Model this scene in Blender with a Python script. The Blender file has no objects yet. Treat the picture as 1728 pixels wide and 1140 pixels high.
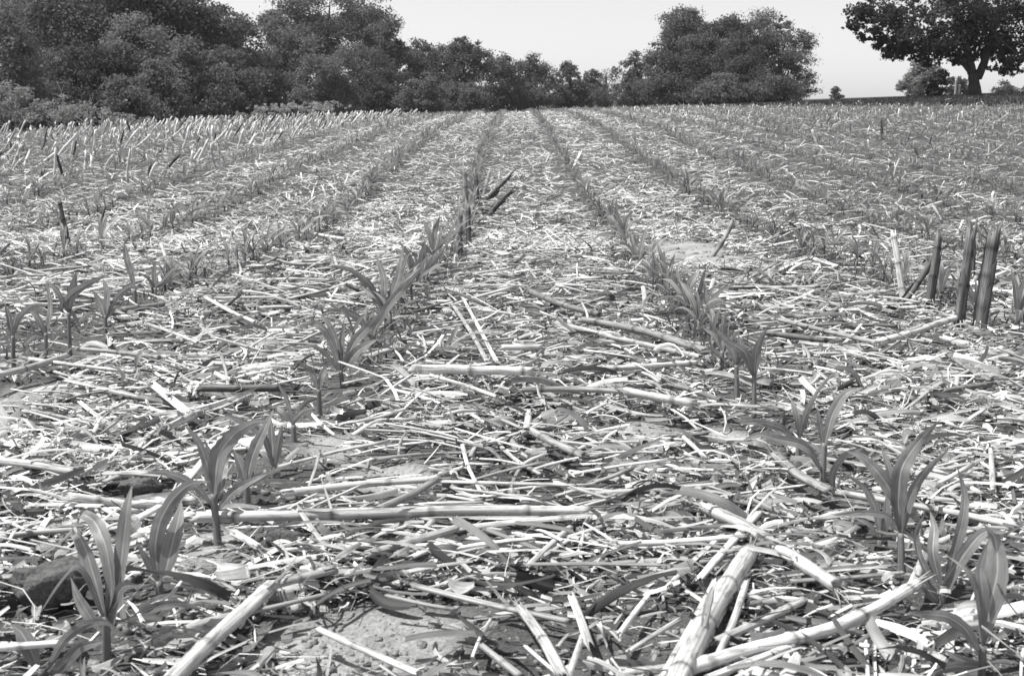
import bpy, math, numpy as np
from mathutils import Vector
R = np.random.RandomState(7)
C = bpy.context.scene.collection
sc = bpy.context.scene

# ------------------------------------------------------------------ camera, sky, sun, exposure
F = 2000.0; YH = 180.0; PITCH = math.atan((570 - YH) / F); CZ = 0.45
cam_d = bpy.data.cameras.new('camera'); cam = bpy.data.objects.new('camera', cam_d); C.objects.link(cam)
cam_d.sensor_width = 36; cam_d.lens = F / 1728 * 36; cam_d.clip_start = 0.05; cam_d.clip_end = 3000
cam.location = (0, 0, CZ); cam.rotation_euler = (math.pi / 2 - PITCH, 0, 0)
cam_d.dof.use_dof = True; cam_d.dof.focus_distance = 2.6; cam_d.dof.aperture_fstop = 22
sc.camera = cam

SUN_EL = math.radians(64); SUN_AZ = math.radians(-84)      # azimuth from +Y (away from the camera), negative = left
w = bpy.data.worlds.new('World'); sc.world = w; w.use_nodes = True
nt = w.node_tree; nt.nodes.clear()
sky = nt.nodes.new('ShaderNodeTexSky'); sky.sky_type = 'NISHITA'; sky.sun_disc = False
sky.sun_elevation = SUN_EL; sky.sun_rotation = SUN_AZ; sky.dust_density = 0.45; sky.air_density = 1.4; sky.ozone_density = 1
bwn = nt.nodes.new('ShaderNodeRGBToBW'); bg = nt.nodes.new('ShaderNodeBackground'); wo = nt.nodes.new('ShaderNodeOutputWorld')
nt.links.new(sky.outputs[0], bwn.inputs[0]); nt.links.new(bwn.outputs[0], bg.inputs[0]); nt.links.new(bg.outputs[0], wo.inputs[0])
bg.inputs[1].default_value = 0.118
sd = bpy.data.lights.new('sun', 'SUN'); sun = bpy.data.objects.new('sun', sd); C.objects.link(sun)
sd.energy = 5.0; sd.angle = math.radians(0.6); sd.color = (1, 0.995, 0.985)
sdir = Vector((math.sin(SUN_AZ) * math.cos(SUN_EL), math.cos(SUN_AZ) * math.cos(SUN_EL), math.sin(SUN_EL)))
sun.rotation_euler = sdir.to_track_quat('Z', 'Y').to_euler(); sun.location = sdir * 50
vs = sc.view_settings; vs.view_transform = 'Standard'; vs.look = 'None'; vs.exposure = 0.30; vs.gamma = 1; vs.use_curve_mapping = False

# ------------------------------------------------------------------ terrain
PY = np.array([-5, 0, 1, 2.18, 3.5, 5.2, 6.6, 8, 9.5, 13.4, 16.6, 22.4, 30, 38, 50, 90, 130, 300, 900.])
PZ = np.array([-.40, -.435, -.466, -.505, -.556, -.63, -.652, -.615, -.556, -.445, -.335, -.25, -.195, -.23, -.32, -.5, -.6, -1., -1.2])
_fy = np.linspace(-5, 900, 90500); _fz = np.interp(_fy, PY, PZ)
_k = np.hanning(121); _k /= _k.sum(); _fs = np.convolve(np.pad(_fz, 60, 'edge'), _k, 'valid')

def vnoise(x, y, s=0):
    x = np.asarray(x, float); y = np.asarray(y, float)
    xi = np.floor(x); yi = np.floor(y); fx = x - xi; fy = y - yi
    fx = fx * fx * (3 - 2 * fx); fy = fy * fy * (3 - 2 * fy)
    def h(a, b):
        v = np.sin(a * 127.1 + b * 311.7 + s * 74.7) * 43758.5453
        return v - np.floor(v)
    return (h(xi, yi) * (1 - fx) + h(xi + 1, yi) * fx) * (1 - fy) + (h(xi, yi + 1) * (1 - fx) + h(xi + 1, yi + 1) * fx) * fy

def sstep(x, a, b):
    t = np.clip((x - a) / (b - a), 0, 1); return t * t * (3 - 2 * t)

def base_h(X, Y):
    X = np.asarray(X, float); Y = np.asarray(Y, float)
    z = np.interp(Y, _fy, _fs) + CZ
    Xc = np.clip(X, -45, 48)
    return z + np.where(Xc < 0, 0.036 * Xc * sstep(Y, 6, 28), 0.040 * Xc * sstep(Y, 8, 50))

def rowc(Y):
    return np.interp(Y, [0, 1, 2.2, 3.5, 6.1, 8, 9.5, 13.4, 30, 60], [0, .022, .057, .088, .145, .12, .085, .1, .14, .14])

def rowdist(X, Y):
    u = (X - rowc(Y)) / .76
    return np.abs(u - np.floor(u) - .5) * .76

def H(X, Y):
    X = np.asarray(X, float); Y = np.asarray(Y, float)
    d = np.sqrt(X * X + Y * Y)
    a = 1 - sstep(d, 8, 22)
    m = (vnoise(X * 3.1, Y * 3.1, 1) - .5) * .022 + (vnoise(X * 9, Y * 9, 2) - .5) * .012 + (vnoise(X * 25, Y * 25, 3) - .5) * .006
    return base_h(X, Y) + m * a

def ray(px, py):
    u = (px - 864) / F; v = (570 - py) / F
    return np.array([u, math.cos(PITCH) + v * math.sin(PITCH), -math.sin(PITCH) + v * math.cos(PITCH)])

def at_depth(px, py, d):
    return ray(px, py) * d + np.array([0, 0, CZ])

def on_ground(px, py, lift=0.0):
    r = ray(px, py); d = np.concatenate([np.linspace(.5, 8, 1500), np.linspace(8, 60, 2600)[1:]])
    P = r[None] * d[:, None]; g = base_h(P[:, 0], P[:, 1]) + lift
    below = np.where(P[:, 2] + CZ < g)[0]
    i = below[0] if len(below) else len(d) - 1
    return P[i] + np.array([0, 0, CZ]), d[i]

def project(X, Y, Z):
    c, s = math.cos(PITCH), math.sin(PITCH); z = Z - CZ
    dep = Y * c - z * s; up = Y * s + z * c
    return 864 + F * X / dep, 570 - F * up / dep, dep

# ------------------------------------------------------------------ mesh helpers
def mk(name, V, Q, mat, parent=None, uv=None, tone=None, smooth=True, loc=None, link=True):
    V = np.asarray(V, np.float32); Q = np.asarray(Q, np.int32)
    me = bpy.data.meshes.new(name)
    me.vertices.add(len(V)); me.loops.add(Q.size); me.polygons.add(len(Q))
    me.vertices.foreach_set('co', V.ravel()); me.loops.foreach_set('vertex_index', Q.ravel())
    me.polygons.foreach_set('loop_start', np.arange(0, Q.size, 4, dtype=np.int32))
    me.polygons.foreach_set('loop_total', np.full(len(Q), 4, np.int32))
    if smooth: me.polygons.foreach_set('use_smooth', np.ones(len(Q), bool))
    if uv is not None:
        l = me.uv_layers.new(name='UVMap'); l.data.foreach_set('uv', np.asarray(uv, np.float32)[Q.ravel()].ravel())
    if tone is not None:
        a = me.attributes.new('tone', 'FLOAT', 'POINT'); a.data.foreach_set('value', np.asarray(tone, np.float32))
    me.materials.append(mat); me.update(calc_edges=True)
    o = bpy.data.objects.new(name, me)
    if loc is not None: o.location = loc
    if link: C.objects.link(o)
    if parent is not None: o.parent = parent
    return o

class Buf:
    def __init__(s): s.V = []; s.Q = []; s.U = []; s.T = []; s.n = 0
    def add(s, g):
        V, Q, U, T = g; s.V.append(V); s.Q.append(Q + s.n); s.U.append(U); s.T.append(T); s.n += len(V); return s
    def obj(s, name, mat, parent=None, loc=None, **k):
        V = np.concatenate(s.V)
        if loc is not None: V = V - np.asarray(loc)[None]
        return mk(name, V, np.concatenate(s.Q), mat, parent, np.concatenate(s.U), np.concatenate(s.T), loc=loc, **k)

def gridq(n, m, wrap=False):
    i = np.arange(n - 1)[:, None]; j = np.arange(m if wrap else m - 1)[None]; j2 = (j + 1) % m
    return np.stack(np.broadcast_arrays(i * m + j, i * m + j2, (i + 1) * m + j2, (i + 1) * m + j), -1).reshape(-1, 4)

def resample(P, step):
    P = np.asarray(P, float)
    if len(P) > 2:                                           # gentle smoothing through the points
        t = np.arange(len(P)); tt = np.linspace(0, len(P) - 1, (len(P) - 1) * 8 + 1)
        Q = np.stack([np.interp(tt, t, P[:, k]) for k in range(P.shape[1])], 1)
        for _ in range(6): Q[1:-1] = Q[1:-1] * .5 + (Q[:-2] + Q[2:]) * .25
        P = Q
    s = np.r_[0, np.cumsum(np.linalg.norm(np.diff(P, axis=0), axis=1))]
    n = max(3, int(s[-1] / step) + 1); x = np.linspace(0, s[-1], n)
    return np.stack([np.interp(x, s, P[:, k]) for k in range(P.shape[1])], 1), x

def frames(P):
    T = np.gradient(P, axis=0); T /= np.linalg.norm(T, axis=1)[:, None] + 1e-9
    up = np.where(np.abs(T[:, 2:3]) > .85, np.array([[0, -1., 0]]), np.array([[0, 0, 1.]]))
    S = np.cross(T, up); S /= np.linalg.norm(S, axis=1)[:, None] + 1e-9
    return T, S, np.cross(S, T)

def tube(P, r, m=10, step=None, arc=None, flat=1.0, tone=.5, ring=0.0, jag=0.0, groove=.06, roll=0.0, rnd=R, taper=(1, 1)):
    """stalk: path P, radius r; ring = node spacing; arc = open angle in radians for a split stalk"""
    P, s = resample(P, step or max(r * 1.0, .006)); n = len(P)
    T, S, U = frames(P); L = s[-1]
    rad = np.full(n, r) * np.interp(s, [0, L], taper) * (1 + .03 * np.sin(s * 31 + rnd.rand() * 6) + .02 * np.sin(s * 83 + rnd.rand() * 6))
    tn = tone * (1 + .10 * np.sin(s * 17 + rnd.rand() * 6) + .06 * np.sin(s * 41 + rnd.rand() * 6))
    if ring:
        o = rnd.rand() * ring
        for c in np.arange(o, L, ring * rnd.uniform(.85, 1.15)):
            g = np.exp(-((s - c) / (r * .55)) ** 2); rad = rad * (1 + .17 * g); tn = tn * (1 - .72 * np.exp(-((s - c - r * .3) / (r * .45)) ** 2))
    a = (np.arange(m) / m * 2 * np.pi if arc is None else np.linspace(-arc / 2, arc / 2, m) + roll) + (roll if arc is None else 0)
    gr = 1 + groove * rnd.randn(m)[None] + groove * .18 * rnd.randn(n, m)
    rr = rad[:, None] * gr
    V = P[:, None] + S[:, None] * (np.cos(a)[None, :, None] * rr[..., None]) + U[:, None] * (np.sin(a)[None, :, None] * rr[..., None] * flat)
    if jag:
        j = np.abs(rnd.randn(m)) * jag
        V[0] -= T[0] * j[:, None]; V[-1] += T[-1] * (np.abs(rnd.randn(m)) * jag)[:, None]
        V[1] -= T[0] * j[:, None] * .4
    tt = tn[:, None] * (1 + .13 * rnd.randn(m)[None]) * np.ones((n, m))
    uv = np.stack(np.broadcast_arrays(s[:, None] + rnd.rand() * 9, (a * r)[None] + rnd.rand() * 9), -1)
    if arc is None:                                          # close both ends with a sunken, paler pith
        e0 = P[0] + T[0] * r * .4 + (V[0] - P[0]) * .04; e1 = P[-1] - T[-1] * r * .4 + (V[-1] - P[-1]) * .04
        V = np.concatenate([e0[None], V, e1[None]]); tt = np.concatenate([np.full((1, m), tone * 1.1), tt, np.full((1, m), tone * 1.1)])
        uv = np.concatenate([uv[:1], uv, uv[-1:]]); n += 2
    return V.reshape(-1, 3), gridq(n, m, arc is None), uv.reshape(-1, 2), np.clip(tt, .01, .85).ravel()

def blade(P, wmax, side, tone, peak=.42, basew=.28, fold=.3, step=.006, nrm=None, rnd=R, wave=.16, rib=1.75, twist=0.0):
    """a leaf: centre line P, widest wmax, side = rough width direction, V fold along the midrib"""
    P, s = resample(P, step); n = len(P); t = s / s[-1]
    T = np.gradient(P, axis=0); T /= np.linalg.norm(T, axis=1)[:, None] + 1e-9
    S = side[None] - T * (T @ side)[:, None]; S /= np.linalg.norm(S, axis=1)[:, None] + 1e-9
    N = np.cross(T, S)
    if twist:
        a = (twist * t ** 1.3)[:, None]; S, N = S * np.cos(a) + N * np.sin(a), N * np.cos(a) - S * np.sin(a)
    wd = np.where(t < peak, basew + (1 - basew) * np.sin(np.clip(t / peak, 0, 1) * np.pi / 2), np.cos(np.clip((t - peak) / (1 - peak), 0, 1) * np.pi / 2) ** .8)
    wd = wmax * .5 * np.maximum(wd, .03) * (1 + .05 * rnd.randn(n))
    c = np.array([-1, -.55, -.13, -.05, .05, .13, .55, 1.]); ph = rnd.rand() * 6
    off = np.abs(c)[None] * fold * wd[:, None] * (1 - .5 * t[:, None]) + wave * wd[:, None] * np.sin(s[:, None] * 70 + ph + (c[None] > 0) * 2) * c[None] ** 2
    V = P[:, None] + S[:, None] * (c[None] * wd[:, None])[..., None] + N[:, None] * off[..., None]
    tt = np.tile(tone * np.array([1.05, .98, .92, rib, rib, .92, .98, 1.05]), (n, 1)) * (1 + .06 * rnd.randn(n, 1)) * (.85 + .3 * t[:, None])
    uv = np.stack(np.broadcast_arrays(s[:, None] + rnd.rand() * 5, c[None] * wmax * .5 + rnd.rand() * 5), -1)
    return V.reshape(-1, 3), gridq(n, 8), uv.reshape(-1, 2), tt.ravel()

def strips(X, Y, Z, yaw, Ln, Wd, nseg, k, tone, bend, pitch, roll, cup, rnd=R, twist=.5, taper=.5):
    """many loose shreds at once; k points across"""
    N = len(X); t = np.linspace(-.5, .5, nseg + 1)[None, :, None]; c = np.linspace(-.5, .5, k)[None, None]
    a3 = lambda v: np.asarray(v)[:, None, None]
    wd = a3(Wd) * (1 - taper * np.abs(t * 2) ** 2 * a3(rnd.rand(N)))
    ro = a3(roll) + a3(rnd.randn(N) * twist) * t * 2
    side = c * wd
    lx = a3(Ln) * t + 0 * c
    ly = side * np.cos(ro) + a3(Ln * rnd.randn(N) * .10) * (t * t * 4 - .3)
    lz = side * np.sin(ro) + a3(Ln) * a3(bend) * (.25 - t * t) + a3(Wd) * a3(cup) * (c * c * 4 - .5)
    cp, sp = np.cos(a3(pitch)), np.sin(a3(pitch))
    x = lx * cp - lz * sp; z = lx * sp + lz * cp
    cy, sy = np.cos(a3(yaw)), np.sin(a3(yaw))
    V = np.stack([a3(X) + x * cy - ly * sy, a3(Y) + x * sy + ly * cy, a3(Z) + z], -1)
    q = gridq(nseg + 1, k); Q = (q[None] + (np.arange(N) * (nseg + 1) * k)[:, None, None]).reshape(-1, 4)
    tt = a3(tone) * (1 + .12 * rnd.randn(N, nseg + 1, k))
    uv = np.stack(np.broadcast_arrays(lx + a3(rnd.rand(N) * 9), side + a3(rnd.rand(N) * 9)), -1)
    return V.reshape(-1, 3), Q, uv.reshape(-1, 2), np.clip(tt, .01, .85).ravel()

# ------------------------------------------------------------------ properties
def tag(o, label=None, cat=None, group=None, kind=None):
    if label: o['label'] = label
    if cat: o['category'] = cat
    if group: o['group'] = group
    if kind: o['kind'] = kind
    return o

def thing(name, label, cat, loc, group=None):
    o = bpy.data.objects.new(name, None); C.objects.link(o); o.location = loc; o.empty_display_size = .05
    return tag(o, label, cat, group)

def sub(g, loc):
    return (g[0] - np.asarray(loc)[None],) + tuple(g[1:])

# ------------------------------------------------------------------ materials (the photograph is black and white: all colours are greys)
def new_mat(name):
    m = bpy.data.materials.new(name); m.use_nodes = True; n = m.node_tree; n.nodes.clear(); return m, n
def nd(n, t, **k):
    o = n.nodes.new(t)
    for a, b in k.items():
        if a in o.inputs.keys(): o.inputs[a].default_value = b
        else: setattr(o, a, b)
    return o
def mapr(n, src, lo, hi, a=.3, b=.7):
    m = nd(n, 'ShaderNodeMapRange'); n.links.new(src, m.inputs[0])
    for i, v in zip((1, 2, 3, 4), (a, b, lo, hi)): m.inputs[i].default_value = v
    return m.outputs[0]
def mul(n, a, b, op='MULTIPLY'):
    m = nd(n, 'ShaderNodeMath', operation=op); n.links.new(a, m.inputs[0])
    if isinstance(b, (int, float)): m.inputs[1].default_value = b
    else: n.links.new(b, m.inputs[1])
    return m.outputs[0]

def fibre_mat(name, rough=.6, streak=(14, 420), lo=.62, hi=1.2, spots=.5, transl=0.0, bump=.25, spec=.3, gain=1.0):
    m, n = new_mat(name); L = n.links
    at = nd(n, 'ShaderNodeAttribute', attribute_name='tone'); uv = nd(n, 'ShaderNodeUVMap')
    mp = nd(n, 'ShaderNodeMapping'); mp.inputs['Scale'].default_value = (streak[0], streak[1], 1); L.new(uv.outputs[0], mp.inputs[0])
    ns = nd(n, 'ShaderNodeTexNoise', Scale=1.0, Detail=2.0); L.new(mp.outputs[0], ns.inputs['Vector'])
    st = mapr(n, ns.outputs[0], lo, hi)
    mp2 = nd(n, 'ShaderNodeMapping'); mp2.inputs['Scale'].default_value = (32, 150, 1); L.new(uv.outputs[0], mp2.inputs[0])
    sp = nd(n, 'ShaderNodeTexNoise', Scale=1.0, Detail=4.0, Roughness=.65); L.new(mp2.outputs[0], sp.inputs['Vector'])
    spf = mapr(n, sp.outputs[0], 1 - spots, 1.0, .36, .5)
    c = mul(n, mul(n, mul(n, at.outputs['Fac'], st), spf), gain)
    b = nd(n, 'ShaderNodeBsdfPrincipled', Roughness=rough); b.inputs['Specular IOR Level'].default_value = spec
    L.new(c, b.inputs['Base Color'])
    if bump:
        bp = nd(n, 'ShaderNodeBump', Strength=bump, Distance=.002); L.new(ns.outputs[0], bp.inputs['Height']); L.new(bp.outputs[0], b.inputs['Normal'])
    out = nd(n, 'ShaderNodeOutputMaterial'); sh = b.outputs[0]
    if transl:
        tr = nd(n, 'ShaderNodeBsdfTranslucent'); L.new(c, tr.inputs[0]); mx = nd(n, 'ShaderNodeMixShader'); mx.inputs[0].default_value = transl
        L.new(b.outputs[0], mx.inputs[1]); L.new(tr.outputs[0], mx.inputs[2]); sh = mx.outputs[0]
    L.new(sh, out.inputs[0]); return m

M_STALK = fibre_mat('dry_stalk', .55, (10, 500), .55, 1.25, .5, gain=1.2)
M_STUB = fibre_mat('standing_stalk', .6, (8, 420), .5, 1.3, .4, gain=1.2)
M_HUSK = fibre_mat('dry_husk', .6, (8, 520), .7, 1.15, .2, .3, .3, gain=1.15)
M_STRAW = fibre_mat('straw_shreds', .6, (12, 500), .8, 1.15, .2, .15, 0, gain=1.2)
M_LEAF = fibre_mat('corn_leaf', .42, (4, 700), .86, 1.12, .25, .36, .15, .28, 2.3)
M_STEM = fibre_mat('corn_stem', .5, (6, 500), .85, 1.12, .1, .1, .1, .3, 1.7)
M_TREE = fibre_mat('tree_leaves', .7, (3, 3), .8, 1.15, 0, .45, 0, .12, 2.6)
M_BARK = fibre_mat('bark', .85, (3, 25), .5, 1.3, .3, 0, .6)
M_GRASS = fibre_mat('grass_blades', .6, (3, 200), .8, 1.2, 0, .3, 0)

def soil_mat(name, lo, hi, sc_=1.0):
    m, n = new_mat(name); L = n.links
    g = nd(n, 'ShaderNodeNewGeometry')
    n1 = nd(n, 'ShaderNodeTexNoise', Scale=9.0 * sc_, Detail=8.0, Roughness=.65); L.new(g.outputs['Position'], n1.inputs['Vector'])
    n2 = nd(n, 'ShaderNodeTexNoise', Scale=160.0 * sc_, Detail=5.0, Roughness=.7); L.new(g.outputs['Position'], n2.inputs['Vector'])
    v = nd(n, 'ShaderNodeTexVoronoi', Scale=220.0 * sc_); L.new(g.outputs['Position'], v.inputs['Vector'])
    c = mul(n, mapr(n, n1.outputs[0], lo, hi), mapr(n, n2.outputs[0], .6, 1.35))
    b = nd(n, 'ShaderNodeBsdfPrincipled', Roughness=.95); b.inputs['Specular IOR Level'].default_value = .1
    L.new(c, b.inputs['Base Color'])
    h = mul(n, mul(n, n2.outputs[0], 1.0), mul(n, v.outputs[0], .5), 'ADD')
    bp = nd(n, 'ShaderNodeBump', Strength=.9, Distance=.004 / sc_); L.new(h, bp.inputs['Height']); L.new(bp.outputs[0], b.inputs['Normal'])
    o = nd(n, 'ShaderNodeOutputMaterial'); L.new(b.outputs[0], o.inputs[0]); return m, n, c, b
M_SOIL, _n, _c, _b = soil_mat('field_soil', .065, .145)
_at = nd(_n, 'ShaderNodeAttribute', attribute_name='tone')           # tone = 1 where turf grows instead of bare field soil
_mx = nd(_n, 'ShaderNodeMix', data_type='FLOAT'); _n.links.new(_at.outputs['Fac'], _mx.inputs[0])
_n.links.new(_c, _mx.inputs[2]); _g = nd(_n, 'ShaderNodeTexNoise', Scale=1.3, Detail=6.0); _n.links.new(mapr(_n, _g.outputs[0], .055, .10), _mx.inputs[3])
_n.links.new(_mx.outputs[0], _b.inputs['Base Color'])
_cr = nd(_n, 'ShaderNodeAttribute', attribute_name='crust')          # 1 on the open, pale, rain-crusted patches
_c2 = mul(_n, _c, mapr(_n, _cr.outputs['Fac'], 1.0, 3.2, 0, 1)); _n.links.new(_c2, _mx.inputs[2])
M_CLOD = soil_mat('clod_soil', .10, .18, 1.0)[0]; M_CRUMB = soil_mat('crumb_soil', .22, .40, 1.0)[0]

# ------------------------------------------------------------------ ground: one sheet to the horizon
def lawn(X, Y):                                             # turf beyond the field's edge on the right, weedy margin on the left and far end
    right = sstep(Y - (30 - .9 * (X - 8)), 0, 1.2) * sstep(X, 5, 7)
    left = sstep(-X - np.interp(Y, [0, 12, 22, 26, 34, 60], [9, 9, 8.6, 9.5, 9, 8.8]), 0, 1.0) * sstep(Y, 15, 17)
    return np.maximum(np.maximum(right, left), sstep(Y, 60, 64))
rr = np.concatenate([[.02], .25 * np.exp(np.arange(0, 820) * .0100)])
th = np.radians(np.concatenate([np.arange(-36, 36, .36), np.arange(36, 324, 6)]))
RR, TH = np.meshgrid(rr, th, indexing='ij'); gx = RR * np.sin(TH); gy = RR * np.cos(TH)
gz = H(gx, gy); gq = gridq(len(rr), len(th), True)[:, ::-1]
gnd = mk('ground', np.stack([gx, gy, gz], -1).reshape(-1, 3), gq, M_SOIL, tone=lawn(gx, gy).ravel())
tag(gnd, kind='structure')

# ------------------------------------------------------------------ trees
def leafcloud(P, N, size, tone, rnd):
    n = len(P); a = rnd.randn(n, 3); N = N + a * .75; N /= np.linalg.norm(N, axis=1)[:, None]
    S = np.cross(N, rnd.randn(n, 3)); S /= np.linalg.norm(S, axis=1)[:, None]; U = np.cross(N, S)
    sz = size * rnd.uniform(.55, 1.3, n)[:, None]
    V = np.stack([P - U * sz * .6, P + S * sz * .38 + N * sz * .08, P + U * sz * .6, P - S * sz * .38 + N * sz * .08], 1)
    t = np.repeat(tone * rnd.uniform(.82, 1.2, n), 4); uv = np.tile(np.array([[0, 0], [.5, 0], [.5, .5], [0, .5]]), (n, 1)) + np.repeat(rnd.rand(n, 2) * 9, 4, 0)
    return V.reshape(-1, 3), np.arange(n * 4).reshape(-1, 4), uv, t

def crown(eggs, leaf, rnd, tone, dens=1.0, pf=.30):
    """eggs: (centre, radii). Puffs of leaves spread over and through each egg."""
    B = Buf(); puffs = []
    for c, rad in eggs:
        c = np.asarray(c); rad = np.asarray(rad); rm = rad.mean()
        npf = int(np.clip(34 * (rad.prod() ** (2 / 3)) / (rm * rm) + 6, 18, 60))
        d = rnd.randn(npf, 3); d /= np.linalg.norm(d, axis=1)[:, None]
        q = c + d * rad * rnd.uniform(.42, 1.1, npf)[:, None]
        pr = np.minimum(rm, rad.min() * 1.6) * pf * rnd.uniform(.35, 1.45, npf)
        for k in range(npf):
            nl = int(5.0 * dens * (pr[k] / leaf) ** 2 * 2.2) + 12
            e = rnd.randn(nl, 3); e[:, 2] += .25; e /= np.linalg.norm(e, axis=1)[:, None]
            rr_ = pr[k] * (.3 + .85 * rnd.rand(nl) ** .7) * np.clip(1 + .24 * rnd.randn(nl), .2, 1.45)
            p = q[k] + e * rr_[:, None] * np.array([1.08, 1.08, .66]); puffs.append((q[k], pr[k]))
            B.add(leafcloud(p, e * 1.0 + d[k] * .5, leaf, tone, rnd))
    return B, puffs

def plant_tree(name, label, cat, base, D, eggs_px, leaf, tone, group=None, dens=1.0, pf=.30, trunk=.16, seed=0, limbs=5, forks=None, fill=False):
    rnd = np.random.RandomState(seed + 100)
    eggs = []
    for cx, cy, rx, ry in eggs_px:
        p = at_depth(cx, cy, D) + np.array([0, rnd.uniform(-.3, .3) * rx * D / F, 0])
        eggs.append((p, (rx * TS * D / F, rx * TS * D / F * .9, ry * TS * D / F)))
    if fill:
        x0 = min(e[0] - e[2] for e in eggs_px); x1 = max(e[0] + e[2] for e in eggs_px)
        p = at_depth((x0 + x1) / 2, 178, D); p[2] = float(H(p[0], p[1])) + 18 * D / F; eggs.append((p, ((x1 - x0) * .5 * D / F, (x1 - x0) * .4 * D / F, 24 * D / F)))
    b = at_depth(base, 180, D); b[2] = float(H(b[0], b[1])) - .05
    t = thing(name, label, cat, b, group)
    B, puffs = crown(eggs, leaf, rnd, tone, dens, pf)
    B2 = Buf()
    top = eggs[0][0] + np.array([0, 0, eggs[0][1][2] * .5])
    if forks is None:
        mid = b * .5 + top * .5 + np.array([rnd.randn() * .15, 0, 0])
        B2.add(tube([b, mid, top], trunk, 8, .3, groove=.08, tone=.09, rnd=rnd, taper=(1.25, .3)))
        st = mid
    else:
        for f in forks:
            pts = [at_depth(x, y, D) for x, y in f[1]]
            B2.add(tube(pts, f[0], 10, .12, groove=.08, tone=.07, rnd=rnd, taper=(1.15, .6)))
        st = pts[-1]
    for k in rnd.permutation(len(puffs))[:limbs * 6:6]:
        q, _ = puffs[k]; s0 = st + (top - st) * rnd.rand() * .6
        B2.add(tube([s0, (s0 + q) / 2 + np.array([0, 0, -.1 * np.linalg.norm(q - s0) * .3]), q], max(trunk * .28, .02), 5, .3, tone=.09, rnd=rnd, taper=(1, .3)))
    B2.obj('trunk', M_BARK, t, loc=b).location = (0, 0, 0)
    B.obj('crown', M_TREE, t, loc=b, smooth=False).location = (0, 0, 0)
    return t
TS = 1.22
HEDGE = 'trees along the field edge'
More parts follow.
